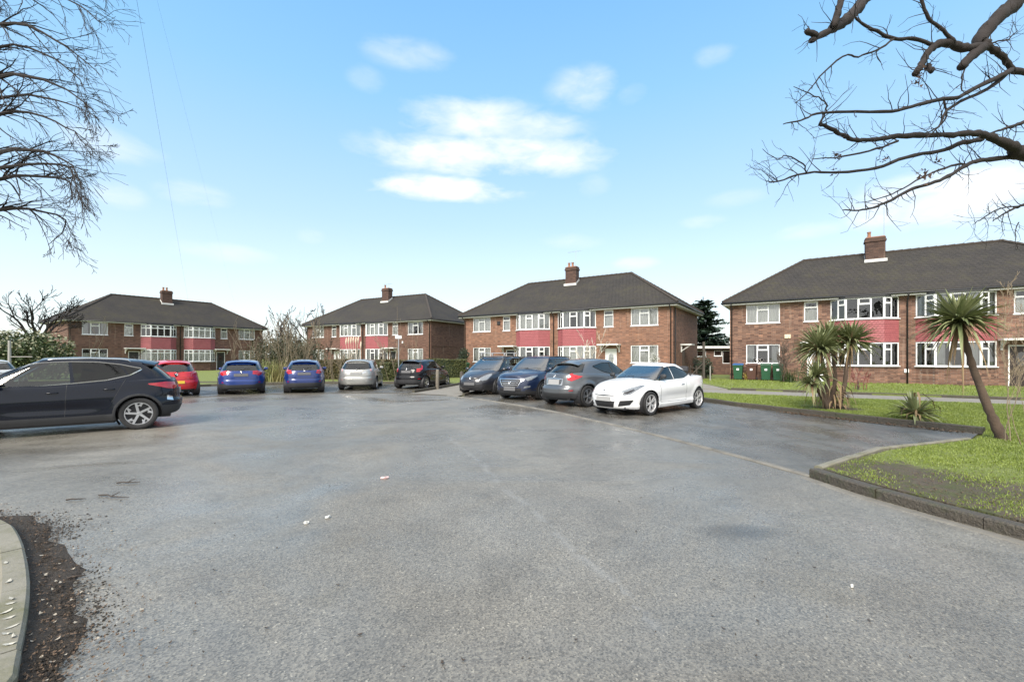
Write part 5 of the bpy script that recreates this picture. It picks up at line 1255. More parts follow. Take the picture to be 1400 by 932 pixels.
# low flat-roofed house seen in the gap
def bungalow():
    root=empty('flat_roof_annex',(12.7,42.2,0),R(-9)); tag(root,'low flat-roofed brick building in the gap between the two right-hand houses','outbuilding')
    m=MB(); wall_mb(m,9,-.1,2.45,[(3.9,5.5,1.65,2.2),(6.2,6.9,1.7,2.2),(6.95,7.75,1.0,2.2)],Matrix.Identity(4)); m.box(0,9,.12,5,-.1,2.44); m.build('wall',BR_B,root)
    m=MB(); m.box(-.3,9.3,-.35,5.3,2.46,2.56); m.build('roof',DARKP,root); m=MB(); m.box(-.32,9.32,-.38,-.36,2.40,2.62); m.build('fascia',WOODW,root)
    rg=random.Random(2)
    window(root,(3.9,0),(5.5,0),1.65,2.2,[(1,0),(1,0)],rg,curtain='none'); window(root,(6.2,0),(6.9,0),1.7,2.2,[(1,0)],rg,curtain='none'); window(root,(6.95,0),(7.75,0),1.0,2.2,[(1,0)],rg,curtain='none',sill=False)
bungalow()
def far_house():
    root=empty('far_house',(14.5,62,0),R(-10)); tag(root,'distant red-roofed house beyond the conifer between the right-hand houses','house')
    m=MB(); m.box(0,10,0,7,0,3.6); m.build('wall',BR_A,root)
    m=MB(); m.add([(-.3,-.3,3.6),(10.3,-.3,3.6),(10.3,7.3,3.6),(-.3,7.3,3.6),(1.5,3.5,5.2),(8.5,3.5,5.2)],[(0,1,5,4),(1,2,5),(2,3,4,5),(3,0,4)]); m.build('roof',plain('roof_red',(.28,.12,.08),.8),root)
far_house()
# ------------------------------------------------------------------ vegetation
BARK=plain('bark_grey',(.085,.066,.052),.9,var=.6,scale=4,bumps=1); BARKD=plain('bark_dark',(.022,.017,.016),.9,var=.6,scale=5,bumps=1); BARKP=plain('bark_pale',(.24,.19,.13),.9,var=.4,scale=9)
def leafmat(name,a,b,tr=.25):
    def fn(n,p):
        t=n.n('ShaderNodeTexCoord'); k=n.noise(t.outputs['Object'],3.5,4,.7); g=n.n('ShaderNodeNewGeometry')
        n.set(p.inputs['Base Color'],n.mix(n.m('ADD',n.m('MULTIPLY',k,.6),n.m('MULTIPLY',g.outputs['Random Per Island'],.4)),a,b)); p.inputs['Roughness'].default_value=.5
        p.inputs['Transmission Weight'].default_value=0
    return mat(name,fn)
def branch(mb,p,d,L,r,lvl,rg,wig=.25,droop=0,up=0,kids=(3,5),spread=(25,50),ratio=.62,sides=(7,5,4,3,3),minr=.003,lim=None,start=.25):
    n=max(4,int(5+lvl)); pts=[p.copy()]; q=p.copy(); dd=d.normalized(); st=L/n; dirs=[dd.copy()]
    for k in range(n):
        dd=(dd+Vector((rg.gauss(0,wig),rg.gauss(0,wig),rg.gauss(0,wig)))*.5+Vector((0,0,up-droop))*.12).normalized()
        q=q+dd*st; pts.append(q.copy()); dirs.append(dd.copy())
    rad=[max(minr,r*(1-.72*k/n)) for k in range(n+1)]
    mb.tube(pts,rad,sides[min(len(sides)-1,max(0,4-lvl))],cap=lvl>1)
    if lvl<=0: return pts
    nk=rg.randint(*kids)
    for c in range(nk):
        t=start+(1-start)*(c+rg.random())/nk; i=min(n-1,int(t*n)); pp=pts[i].lerp(pts[i+1],t*n-i)
        ax=dirs[i].cross(Vector((rg.gauss(0,1),rg.gauss(0,1),rg.gauss(0,1)))).normalized()
        nd=Matrix.Rotation(R(rg.uniform(*spread)),3,ax)@dirs[i]
        branch(mb,pp,nd,L*ratio*rg.uniform(.7,1.15)*(1-.35*t),max(minr,rad[i]*.6),lvl-1,rg,wig,droop,up,kids,spread,ratio,sides,minr,lim,.15)
    return pts
def traced(mb,pix,rad,rg,sides=7,jit=0):
    pts=[at(*p) for p in pix]
    # catmull resample
    out=[];rr=[]
    for i in range(len(pts)-1):
        p0=pts[max(i-1,0)];p1=pts[i];p2=pts[i+1];p3=pts[min(i+2,len(pts)-1)]
        NS=7 if sides>7 else 4
        for k in range(NS):
            t=k/NS; q=.5*((2*p1)+(p2-p0)*t+(2*p0-5*p1+4*p2-p3)*t*t+(-p0+3*p1-3*p2+p3)*t**3)
            out.append(q+Vector((rg.gauss(0,jit),rg.gauss(0,jit),rg.gauss(0,jit)))); rr.append(rad[i]+(rad[i+1]-rad[i])*t)
    out.append(pts[-1]); rr.append(rad[-1]); rr=[r*(1 if r<.04 else .86*(1+.10*math.sin(i*2.1+r*90)))*rg.uniform(.90,1.12) for i,r in enumerate(rr)]
    mb.tube(out,rr,sides); return out,rr
def tree_right():
    rg=random.Random(21); root=empty('bare_tree',(12.2,7.0,0)); tag(root,'large bare pollarded tree whose branches hang in from the top right corner','tree')
    off=Vector((12.2,7.0,0))
    tm=MB(); tm.tube([(0,0,-.1),(.05,0,.6),(0,.1,2.2),(-.1,0,3.6),(-.3,.1,5.0),(-.6,0,6.4)],[.52,.42,.36,.34,.28,.22],14); tm.build('trunk',BARK,root,smooth=True)
    def seg(crop,Y0,Y1): # crop coords of the zoomed view -> photo pixels
        n=len(crop); return [(1000+c[0]/2.825,c[1]/2.825,Y0+(Y1-Y0)*i/(n-1)) for i,c in enumerate(crop)]
    limbs=[ # crop points, radii (m), depths
     ([(2100,-900),(1700,-600),(1300,-180),(1110,0),(1040,60),(960,150),(985,175)],[.2,.17,.15,.125,.115,.11,.085],7.0,6.6),
     ([(985,175),(930,215),(885,262)],[.08,.075,.065],6.6,6.5),
     ([(985,178),(900,185),(820,165),(765,195),(740,240),(712,285)],[.065,.07,.065,.055,.05,.048],6.6,6.4),
     ([(755,255),(775,275)],[.045,.045],6.42,6.35),
     ([(1500,-500),(900,-250),(560,-40),(490,30),(440,80),(385,115),(305,158)],[.16,.14,.10,.085,.085,.06,.035],7.2,6.0),
     ([(430,-20),(410,50),(395,100)],[.045,.05,.05],6.2,6.1),
     ([(330,140),(290,118)],[.04,.035],6.0,5.95),
     ([(985,175),(1040,215),(1085,268),(1130,280),(1500,330),(1750,380)],[.06,.05,.05,.055,.09,.14],6.6,7.0),
     ([(1085,268),(1040,295),(960,330),(880,375),(800,385),(700,410),(620,430),(440,432),(330,440),(270,465),(200,480)],[.04,.036,.032,.028,.026,.024,.022,.018,.014,.011,.006],6.7,5.6),
     ([(1070,280),(990,345),(900,385),(830,430),(800,490),(740,515)],[.03,.026,.022,.018,.013,.006],6.7,6.1),
     ([(1750,500),(1400,600),(1130,590),(1085,565),(1000,530),(940,515),(820,522),(660,525),(560,538),(470,540),(420,515),(340,480)],[.2,.16,.12,.085,.06,.052,.043,.037,.03,.028,.026,.022],7.2,6.0),
     ([(340,480),(360,440),(365,400),(320,370),(240,335)],[.016,.012,.01,.008,.004],6.0,5.8),
     ([(970,540),(900,550),(800,585),(680,605),(560,650),(420,665),(290,668),(180,700),(135,700)],[.04,.034,.03,.026,.022,.018,.014,.010,.006],7.0,5.7),
     ([(640,545),(560,575),(430,605),(310,615)],[.018,.015,.011,.005],6.4,6.0),
     ([(290,668),(275,635),(215,600),(175,615),(120,575)],[.010,.009,.007,.006,.003],5.9,5.6),
     ([(1110,605),(1000,615),(920,632),(820,690),(700,730),(600,780),(520,808),(430,812)],[.05,.036,.03,.026,.022,.018,.013,.007],7.1,6.0),
     ([(905,635),(850,640),(740,685),(640,740),(560,770),(480,785)],[.018,.016,.013,.01,.007,.003],6.9,6.2),
     ([(780,172),(700,150),(620,150),(560,120),(500,90),(475,65)],[.03,.026,.024,.02,.018,.014],6.5,6.1),
     ([(625,153),(560,195),(490,218),(430,218),(340,300),(290,360),(245,400)],[.014,.013,.012,.012,.010,.007,.004],6.3,5.9),
     ([(860,165),(820,120),(760,70),(735,0),(720,-80)],[.03,.024,.022,.018,.014],6.5,6.3),
     ([(1400,350),(1250,420),(1130,472),(1060,495),(1000,515)],[.06,.04,.026,.02,.012],7.1,6.8),
     ([(1500,650),(1250,740),(1130,790),(1060,820),(1010,855)],[.05,.035,.02,.014,.006],7.1,6.6),
     ([(1120,795),(1040,805),(960,850),(930,868)],[.012,.01,.007,.003],6.8,6.6),
     ([(985,178),(1030,160),(1070,150),(1105,120)],[.012,.011,.009,.005],6.6,6.5),
     ([(900,260),(890,310),(890,350)],[.012,.01,.008],6.5,6.4),
     ([(1110,860),(1095,900),(1105,960)],[.008,.006,.004],6.7,6.6),
     ([(820,390),(830,450),(790,500),(750,535)],[.014,.012,.010,.006],6.4,6.3)]
    allp=[]
    for cp,rad,a,b in limbs:
        m=MB(); o,rr=traced(m,seg(cp,a,b),rad,rg,8 if rad[0]>.04 else 5,.004)
        m.v=[tuple(Vector(v)-off) for v in m.v]; m.build('limb' ,BARKD,root,smooth=True)
        allp+= [(o[i],(o[min(i+1,len(o)-1)]-o[max(i-1,0)]).normalized(),rr[i]) for i in range(len(o)) if rr[i]<.045]
    m=MB()
    for k in range(330):
        p,d,r=rg.choice(allp)
        if p.x/p.y>1.35: continue
        L=rg.uniform(.12,.55); ax=Vector((0,1,0))*rg.choice((-1,1)); nd=Matrix.Rotation(R(rg.uniform(25,75)),3,ax)@d; nd.y+=rg.gauss(0,.25)
        branch(m,p,nd,L,min(.007,r*.55),rg.choice((0,1,1)),rg,.35,0,.35,(1,3),(25,60),.55,minr=.0022)
    m.v=[tuple(Vector(v)-off) for v in m.v]; m.build('twigs',BARKD,root)
    # withered seed and leaf clumps
    m=MB()
    for (cx,cy) in ((715,315),(730,275),(415,603),(590,612),(735,665),(755,690),(800,625),(395,660)):
        c=at(1000+cx/2.825,cy/2.825,6.35)
        for k in range(13):
            q=c+Vector((rg.gauss(0,.035),rg.gauss(0,.03),rg.gauss(0,.03))); e=[q+Vector((rg.gauss(0,.022),rg.gauss(0,.02),rg.gauss(0,.022))) for _ in range(3)]; m.add(e,[(0,1,2)])
    m.v=[tuple(Vector(v)-off) for v in m.v]; m.build('withered_leaves',plain('withered',(.065,.038,.028),.8,var=.4),root)
tree_right()
def tree_left():
    rg=random.Random(33); base=Vector((-14.5,9.0,0)); root=empty('bare_tree',base); tag(root,'bare tree reaching in over the left edge of the picture with drooping fine twigs','tree')
    tm=MB(); tm.tube([(0,0,-.1),(0,0,.8),(.1,0,3),(.2,.1,6),(.1,0,9),(0,0,11)],[.42,.32,.28,.22,.15,.06],12); tm.build('trunk',BARK,root,smooth=True)
    specs=[(-250,-170,130),(-230,-90,138),(-220,-20,150),(-215,40,148),(-205,110,140),(-200,165,128),(-195,205,122),(-195,245,105),(-190,285,75),(-150,-30,158),(-150,75,128),(-160,225,105),(-150,140,146)]
    for (x0,y0,x1) in specs:
        m=MB(); Y0=9.0; Y1=rg.uniform(7.2,10.5); a=at(-270,y0+150,Y0)
        yb=y0+rg.uniform(-5,45); pix=[(-260,y0+120,Y0),(x0,y0+60,Y0*.8+Y1*.2),(-60,y0+15,(Y0+Y1)/2),(20,y0+rg.uniform(-22,12),Y1),(90,yb*.55+y0*.45,Y1),(x1-8,yb+22,Y1)]
        o,rr=traced(m,pix,[.09,.07,.045,.028,.015,.005],rg,6,.012)
        n=len(o)
        for k in range(27):
            i=rg.randint(int(n*.42),n-2); d=(o[i+1]-o[i]).normalized()
            ax=Vector((rg.gauss(0,.35),1,rg.gauss(0,.35))).normalized()*rg.choice((-1,1)); nd=Matrix.Rotation(R(rg.uniform(12,48)),3,ax)@d; nd.x=abs(nd.x)*.8+.15
            branch(m,o[i],nd,rg.uniform(.45,1.25)*(1.15-.55*i/n),max(.0045,rr[i]*.5),2 if rg.random()<.4 else 1,rg,.22,.35,0,(3,5),(14,42),.55,sides=(4,4,3,3,3),minr=.0036)
        m.v=[tuple(Vector(v)-base) for v in m.v]; m.build('branch',BARKD,root)
tree_left()
def small_tree(loc,h,label,rg,lvl=4,wig=.25,r=.16,m_=None,spread=(22,46),kids=(3,4),th=.3,name='bare_tree',minr=.012,up=.5,group=None):
    root=empty(name,loc); tag(root,label,'tree',group)
    m=MB(); pts=branch(m,Vector((0,0,-.1)),Vector((rg.gauss(0,.05),0,1)),h*th,r,0,rg,.05,minr=r*.85); m.build('trunk',m_ or BARKD,root,smooth=True)
    m=MB(); top=pts[-1]
    for k in range(5):
        a=6.28*k/5+rg.random(); branch(m,top,Vector((math.cos(a)*.7,math.sin(a)*.7,1)),h*.38,r*.6,lvl-1,rg,wig,0,up,kids,spread,.66,minr=minr)
    m.build('crown',m_ or BARKD,root)
small_tree((-35.5,33,0),8.6,'bare dark-twigged tree standing beyond the pale bush at the far left',random.Random(4),4,.3,.20,minr=.018,spread=(18,44),kids=(3,5))
small_tree((-27.5,60,0),10.2,'rounded bare tree rising behind the gap between the two left-hand houses',random.Random(8),5,.25,.2,minr=.022,kids=(3,4))
small_tree((-9.5,66,0),9.2,'bare treetop just showing over the roof right of the half hidden house',random.Random(9),4,.25,.2,minr=.02,kids=(3,4))
def foliage(mb,c,rad,n,size,rg,squash=1,shell=.55):
    for k in range(n):
        u=Vector((rg.gauss(0,1),rg.gauss(0,1),rg.gauss(0,1))).normalized(); t=(shell+(1-shell)*rg.random())
        q=Vector(c)+Vector((u.x*rad[0],u.y*rad[1],u.z*rad[2]*squash))*t
        a=Vector((rg.gauss(0,1),rg.gauss(0,1),rg.gauss(0,1))).normalized(); b=a.orthogonal().normalized(); s=size*rg.uniform(.6,1.3)
        mb.add([q-a*s,q+b*s*.45,q+a*s,q-b*s*.45],[(0,1,2,3)])
def bush(loc,lumps,label,ma,mb_=None,name='bush',cat='bush',size=.07,n=900,seed=1,stem=True,fr=.25,group=None):
    rg=random.Random(seed); root=empty(name,loc); tag(root,label,cat,group)
    A=MB(); B=MB()
    for (x,y,z,r,rz) in lumps:
        foliage(A,(x,y,z),(r,r,rz),int(n*(1-fr)),size,rg,1,.35)
        if mb_: 
            for k in range(int(n*fr)):
                u=Vector((rg.gauss(0,1),rg.gauss(0,1),abs(rg.gauss(0,1)))).normalized(); q=Vector((x,y,z))+Vector((u.x*r,u.y*r,u.z*rz))*rg.uniform(.9,1.1); a=Vector((rg.gauss(0,1),rg.gauss(0,1),rg.gauss(0,.5))).normalized(); b=a.orthogonal().normalized(); s=size*rg.uniform(.6,1.3); B.add([q-a*s,q+b*s*.5,q+a*s,q-b*s*.5],[(0,1,2,3)])
    A.build('foliage',ma,root)
    if mb_: B.build('pale_foliage',mb_,root)
    if stem:
        S=MB()
        for (x,y,z,r,rz) in lumps: S.tube([(x*.2,y*.2,-.1),(x*.6,y*.6,z*.5),(x,y,z)],[.05,.035,.015],5)
        S.build('stem',BARK,root)
    return root
LG=leafmat('leaf_green',(.018,.036,.010),(.055,.085,.022)); LG2=leafmat('leaf_hedge',(.04,.05,.016),(.11,.115,.038)); LD=leafmat('leaf_dark',(.012,.024,.012),(.03,.05,.022)); LP=leafmat('leaf_pale',(.12,.13,.07),(.28,.27,.17)); LY=leafmat('leaf_yellow',(.16,.15,.02),(.40,.30,.04)); LO=leafmat('leaf_brown_hedge',(.07,.055,.025),(.14,.12,.05))
bush((-31.5,29,0),[(-4.2,0,1.8,1.8,1.3),(-2.4,0,2.0,1.6,1.4),(-.6,0,2.2,1.5,1.2),(.9,0,2.0,1.4,1.2),(-1.5,.5,1.2,2.2,1.2),(1.2,.3,1.1,1.2,1.1)],'large pale-tipped evergreen bush at the far left, in front of the brown brick house',LG,LP,size=.11,n=1500,fr=.16,seed=3)
# clipped hedges: one box-shaped mass of leaves each
def hedge(a,b,wd,h,label,m,n,seed,size=.05,wob=.06):
    rg=random.Random(seed); a=Vector((*a,0)); b=Vector((*b,0)); L=(b-a).length; u=(b-a).normalized(); v=Vector((-u.y,u.x,0))
    root=empty('hedge',a,0); tag(root,label,'hedge')
    core=MB(); 
    T=Matrix(((u.x,v.x,0,0),(u.y,v.y,0,0),(0,0,1,0),(0,0,0,1)))
    core.box(.05,L-.05,-wd/2+.09,wd/2-.09,0,h-.09,T); core.build('inner_growth',LD,root)
    m_=MB()
    for k in range(n):
        f=rg.random(); x=rg.uniform(0,L); 
        if f<.62: q=(x,-wd/2+rg.uniform(0,.10)+wob*math.sin(x*1.3),rg.uniform(.05,h))
        elif f<.72: q=(x,wd/2-rg.uniform(0,.1),rg.uniform(.05,h))
        elif f<.95: q=(x,rg.uniform(-wd/2,wd/2),h-rg.uniform(0,.1)+.04*math.sin(x*2.1))
        else: q=(rg.choice((0,L))+rg.uniform(-.03,.03),rg.uniform(-wd/2,wd/2),rg.uniform(.05,h))
        c=T@Vector(q); p=Vector((rg.gauss(0,1),rg.gauss(0,1),rg.gauss(0,1))).normalized(); o=p.orthogonal().normalized(); s=size*rg.uniform(.6,1.4)
        m_.add([c-p*s,c+o*s*.5,c+p*s,c-o*s*.5],[(0,1,2,3)])
    m_.build('foliage',m,root)
hedge((-15.2,30.5),(-6.2,29.6),.9,1.42,'brownish clipped hedge behind the silver hatchback',LO,9000,4,.06)
hedge((-6.0,31.0),(-3.6,32.8),.9,1.45,'green clipped hedge behind the black hatchback, left of the green bin',LG2,5000,5,.055)
hedge((-10.4,28.9),(-6.6,28.6),.7,1.25,'olive green hedge low behind the silver and black cars',LG2,5000,6,.055)
bush((-4.1,36.8,0),[(0,0,1.0,.6,.9),(.1,.1,1.8,.5,.6)],'dark rounded bush against the left corner of the middle brick house',LD,size=.07,n=800,seed=6)
# bare shrubs and tall stems in the bed at the far kerb
def stems(loc,n,h,sp,label,m,seed,lvl=1,r=.022,name='bare_shrub',group='bare shrubs along the far kerb',up=.8,minr=.010):
    rg=random.Random(seed); root=empty(name,loc); tag(root,label,'shrub',group)
    for k in range(n):
        mb=MB(); a=rg.uniform(0,6.28); q=Vector((rg.gauss(0,sp*.35),rg.gauss(0,sp*.25),0)); branch(mb,q,Vector((math.cos(a)*.22,math.sin(a)*.22,1)),h*rg.uniform(.6,1.05),r*rg.uniform(.7,1.3),lvl,rg,.16,0,up,(3,6),(15,40),.45,sides=(5,4,3,3,3),minr=minr,start=.4); mb.build('stem',m,root)
def atg(px,Y): return ((px-700)/F_PX*Y,Y,.08)
stems(atg(310,27.5),3,3.4,1.2,'tall thin bare stems in front of the left brick house, above the large blue car',BARKP,1)
stems(atg(345,28.5),4,4.2,1.4,'tall wispy bare shrub right of the large blue car roof',BARKP,2)
stems(atg(374,29.5),5,3.7,1.6,'pale many-stemmed shrub left of the gap between the left houses',BARKP,3,2)
stems(atg(392,31),6,4.1,2.0,'tallest thick-stemmed bare shrub in the gap between the left houses',BARKP,4,2,.035)
stems(atg(408,30),5,3.9,1.6,'bare forked shrub just behind the smaller blue car',BARKP,5,2,.03)
stems(atg(424,31),4,4.0,1.5,'leaning pale bare shrub left of the half hidden brick house',BARKP,6,2,.035)
stems(atg(455,27.2),6,1.9,1.0,'low bare twiggy shrub between the smaller blue and the silver car',BARKP,7,2,.014)
stems(atg(478,29),4,2.4,1.0,'bare shrub with pale tips above the silver hatchback',BARKP,8,2,.014)
stems(atg(534,27.2),4,2.6,.9,'pale bare shrub between the silver and the black hatchback',BARKP,9,2,.02)
stems(atg(575,32),2,5.0,.9,'two leaning pale stems in front of the half hidden brick house',BARKP,10,1,.03)
stems(atg(236,26.5),2,2.7,.5,'single pale stem rising behind the red hatchback',BARKP,11,0,.03)
stems((-32.5,34,.0),3,5.0,.9,'leaning bare stem at the left corner of the far left house',BARKP,12,1,.03)
stems(atg(400,36),9,4.2,3.0,'dense brown thicket of stems filling the gap behind the taller shrubs',BARK,13,3,.035,minr=.014)
stems(atg(385,40),9,4.5,3.0,'dark twiggy thicket furthest back between the left houses',BARK,14,3,.035,minr=.016)
bush(atg(382,33),[(-1.2,0,1.6,1.3,1.5),(.6,0,1.8,1.4,1.6),(2.0,.5,1.6,1.3,1.4)],'ivy-dark overgrown bush behind the thicket between the left houses',leafmat('leaf_ivy',(.03,.035,.015),(.08,.075,.035)),size=.09,n=1500,seed=14)
# yellowing ornamental grasses / undergrowth at the kerb
def tuft(loc,n,h,spread,m,label,seed,w_=.02,name='ornamental_grass',cat='ornamental grass',group=None):
    rg=random.Random(seed); mb=MB()
    for k in range(n):
        a=rg.uniform(0,6.28); o=Vector((rg.gauss(0,spread*.3),rg.gauss(0,spread*.3),0)); L=h*rg.uniform(.5,1.1); ln=rg.uniform(.15,.7)
        prev=None; vs=[];
        for q in range(5):
            t=q/4; p=o+Vector((math.cos(a)*L*ln*t**1.5,math.sin(a)*L*ln*t**1.5,L*(t-.35*ln*t*t))); s=Vector((-math.sin(a),math.cos(a),0))*w_*(1-t*.9)/2; vs+=[p-s,p+s]
        mb.add(vs,[(2*q,2*q+1,2*q+3,2*q+2) for q in range(4)])
    o=mb.build(name,m); o.location=loc; return tag(o,label,cat,group)
GY=leafmat('reed_yellow',(.13,.13,.03),(.32,.27,.12)); GYG=leafmat('reed_green',(.09,.12,.025),(.22,.24,.06))
tuft(atg(362,27.3),260,1.5,1.2,GYG,'yellow-green reedy clump right of the large blue car',1,.03,group='reedy clumps at the far kerb')
tuft(atg(380,27.5),260,1.6,1.2,GY,'straw-coloured reedy clump left of the smaller blue car',2,.03,group='reedy clumps at the far kerb')
tuft(atg(392,27.2),160,1.0,1.0,GY,'short straw clump touching the smaller blue car',3,.03,group='reedy clumps at the far kerb')
# pampas-like plumes
def plumes():
    rg=random.Random(5); root=empty('pampas_plant',atg(483,31)); tag(root,'plant with upright cream plumes in front of the red bay panels','pampas grass')
    for k in range(7):
        m=MB(); x=(k-3)*.17; h=rg.uniform(2.6,3.05); m.tube([(x*.3,0,0),(x*.8,0,h*.6),(x,0,h-.45)],.012,4); m.tube([(x,0,h-.5),(x+.01,0,h-.3),(x+.03,0,h-.1),(x+.02,0,h+.02)],[.02,.065,.05,.01],7); m.build('plume',plain('plume_cream',(.62,.52,.40),.9),root)
plumes()
# conifer in the gap: layered limbs with needle sprays
def conifer(loc,h,label):
    rg=random.Random(7); root=empty('conifer',loc); tag(root,label,'tree'); t=MB(); t.tube([(0,0,0),(0,0,h*.6),(0,0,h)],[.3,.16,.03],8); t.build('trunk',BARKD,root)
    m=MB(); L=MB(); nl=20
    for l in range(nl):
        z=h*(.22+.76*l/nl); R_=3.6*(1-l/nl)**.85*rg.uniform(.8,1.1)+.25
        for k in range(9):
            a=rg.uniform(0,6.28); rr=R_*rg.uniform(.65,1.15); tip=Vector((math.cos(a)*rr,math.sin(a)*rr,z+rr*.10-.1)); L.tube([(0,0,z-.2),tip*.5+Vector((0,0,z*.5)),tip],[.05,.03,.01],4)
            for q in range(int(60*rr/2)+10):
                s=rg.uniform(.25,1.05); c=Vector((tip.x*s,tip.y*s,z-.15+(tip.z-z+.15)*s)); c+=Vector((rg.gauss(0,.22),rg.gauss(0,.22),rg.gauss(0,.06))); e=Vector((rg.gauss(0,1),rg.gauss(0,1),rg.gauss(0,.25))).normalized()*.26; o=Vector((-e.y,e.x,rg.gauss(0,.08)))*.35; m.add([c-e,c+o,c+e,c-o],[(0,1,2,3)])
    L.build('limb',BARKD,root); m.build('crown',leafmat('needle',(.010,.026,.014),(.040,.068,.036)),root)
conifer((20.3,47,0),8.0,'dark green layered conifer rising between the two right-hand houses')
def lean_tree(): pass
# strap-leaved palms
LPALM=leafmat('palm_leaf',(.060,.095,.028),(.33,.34,.17)); LDEAD=plain('palm_dead_leaf',(.26,.18,.10),.8,var=.3)
TRK=plain('palm_trunk',(.10,.070,.052),.95,var=.6,scale=5,bumps=1)
def crown(mb,c,L,n,rg,axis=Vector((0,0,1)),low=-35,w_=.035,stiff=.5):
    q0=axis.to_track_quat('Z','Y')
    for k in range(n):
        el_=R(rg.triangular(low,88,25)); a=rg.uniform(0,6.28); d=q0@Vector((math.cos(a)*math.cos(el_),math.sin(a)*math.cos(el_),math.sin(el_)))
        l=L*rg.uniform(.75,1.12); drop=stiff*rg.uniform(.3,1.3)*(1.2-math.sin(el_)); sidev=d.cross(Vector((0,0,1))); sidev=sidev.normalized() if sidev.length>.05 else Vector((1,0,0))
        vs=[]; ns=6
        tw=Vector((0,0,1)).cross(sidev)
        for q in range(ns+1):
            t=q/ns; p=Vector(c)+d*(l*t)+Vector((0,0,-1))*(drop*l*t*t*t*.6); w2=w_*(.55+1.3*t*(1-t)*2)*(1-t**3)/2+.001
            up=Vector((0,0,w2*.45)); vs+=[p-sidev*w2+up,p-up*.2,p+sidev*w2+up]
        fs=[]
        for q in range(ns): b=3*q; fs+=[(b,b+1,b+4,b+3),(b+1,b+2,b+5,b+4)]
        mb.add(vs,fs)
def palm(base,stemsl,label,seed,skirt=0):
    rg=random.Random(seed); root=empty('cordyline_palm',(base[0],base[1],base[2])); tag(root,label,'palm'); B=Vector(base)
    for pts,rad,L,n in stemsl:
        pts=[Vector(p)-B for p in pts]
        if len(rad)>1:
            m=MB(); P=[];Rr=[]
            for i in range(len(pts)-1):
                for k in range(7):
                    t=k/7; P.append(pts[i].lerp(pts[i+1],t)); Rr.append((rad[i]*(1-t)+rad[i+1]*t)*rg.uniform(.9,1.12))
            P.append(pts[-1]); Rr.append(rad[-1]); Rr=[r_*(1.07 if q_%2 else .95) for q_,r_ in enumerate(Rr)]; m.tube(P,Rr,10); m.build('trunk',TRK,root,smooth=True)
        ax=(pts[-1]-pts[-2]).normalized() if len(pts)>1 else Vector((0,0,1)); ax=(ax+Vector((0,0,.6))).normalized()
        m=MB(); crown(m,pts[-1]+ax*.03,L,n,rg,ax,w_=.055 if L>.5 else .04); m.build('crown',LPALM,root)
        m=MB(); crown(m,pts[-1]-ax*.06,L*.8,max(8,n//5),rg,ax,low=-88,w_=.04,stiff=1.0)
        for vi,v in enumerate(m.v): pass
        m.build('dead_leaves',LDEAD,root)
    if skirt:
        m=MB()
        for k in range(skirt):
            a=rg.uniform(0,6.28); r0=rg.uniform(.05,.3); z=rg.uniform(.0,.8); p=Vector((math.cos(a)*r0,math.sin(a)*r0,z)); l=rg.uniform(.3,.75); e=p+Vector((math.cos(a)*l*.5,math.sin(a)*l*.5,-min(z,l*.8)+.02)); mid=(p+e)/2+Vector((math.cos(a)*.08,math.sin(a)*.08,.05)); s=Vector((-math.sin(a),math.cos(a),0))*.02
            m.add([p-s,p+s,mid+s,mid-s,e],[(0,1,2,3),(3,2,4)])
        m.build('fallen_leaves',LDEAD,root)
X,Y=gp(1372,600,.1); tp=at(1312,441,Y-.1)
palm((X,Y,.08),[([(X,Y,.05),at(1352,560,Y),at(1331,505,Y),tp],[.085,.065,.055,.045],.68,240)],'single leaning palm with a shaggy crown at the right end of the verge',5)
X,Y=gp(1140,558,.1)
palm((X,Y,.08),[([(X+.12,Y,.05),at(1155,525,Y),at(1158,495,Y),at(1163,468,Y)],[.08,.055,.045,.04],.80,200),
  ([(X-.05,Y+.1,.05),at(1142,520,Y+.1),at(1140,490,Y+.1),at(1133,466,Y+.2)],[.075,.055,.045,.04],.76,180),
  ([(X-.2,Y-.05,.05),at(1131,520,Y-.1),at(1124,495,Y-.2),at(1120,478,Y-.25)],[.075,.06,.05,.04],.80,190),
  ([(X-.25,Y-.1,.05),at(1124,532,Y-.3),at(1116,515,Y-.4)],[.07,.055,.05],.62,90),
  ([(X-.3,Y-.2,.05),at(1120,535,Y-.4),at(1108,524,Y-.5)],[.06,.05,.045],.48,50)],'bushy clump of several-stemmed palms at the back kerb of the empty bay',6,90)
X,Y=gp(1252,574,.1)
palm((X,Y,.08),[([(X,Y,.0),(X-.02,Y,.22)],[.05,.045],.62,80)],'small young stemless palm on the verge between the clump and the leaning palm',7,14)
# reddish sprawling shrub behind the clump, yellow shrub by the bins, dark shrubs
def shrub_at(px,py,Y,label,m,sz,h,seed,mb2=None,**k):
    p=at(px,py,Y); return bush((p.x,p.y,.1),[(0,0,h*.5,sz,h*.5),(sz*.4,.05,h*.35,sz*.7,h*.35)],label,m,mb2,size=k.get('size',.035),n=k.get('n',420),seed=seed)
shrub_at(1024-1,518,27.9,'small yellow-green shrub at the left end of the wheelie bins',LY,.36,.62,3,size=.04)
bpy.data.objects[-1] if False else None
shrub_at(964,500,30.5,'dark upright evergreen shrub beside the garden path, right of its fence post',LD,.55,1.75,4,size=.06,n=1200)
shrub_at(951,490,34.5,'dark round bush nearer the low flat-roofed building, left of the fence post',LD,.6,1.7,5,size=.06,n=900)
stems((*at(1172,540,20)[:2],.12),5,1.0,.7,'reddish twiggy low shrub behind the clump of palms',plain('red_twig',(.17,.055,.045),.8),15,2,.014,minr=.009,group=None)
bush((*at(1173,530,19.5)[:2],.12),[(0,0,.45,.42,.32)],'rust-coloured leafy shrub behind the clump of palms',leafmat('leaf_rust',(.10,.03,.022),(.20,.07,.05)),size=.04,n=260,seed=9,fr=0)
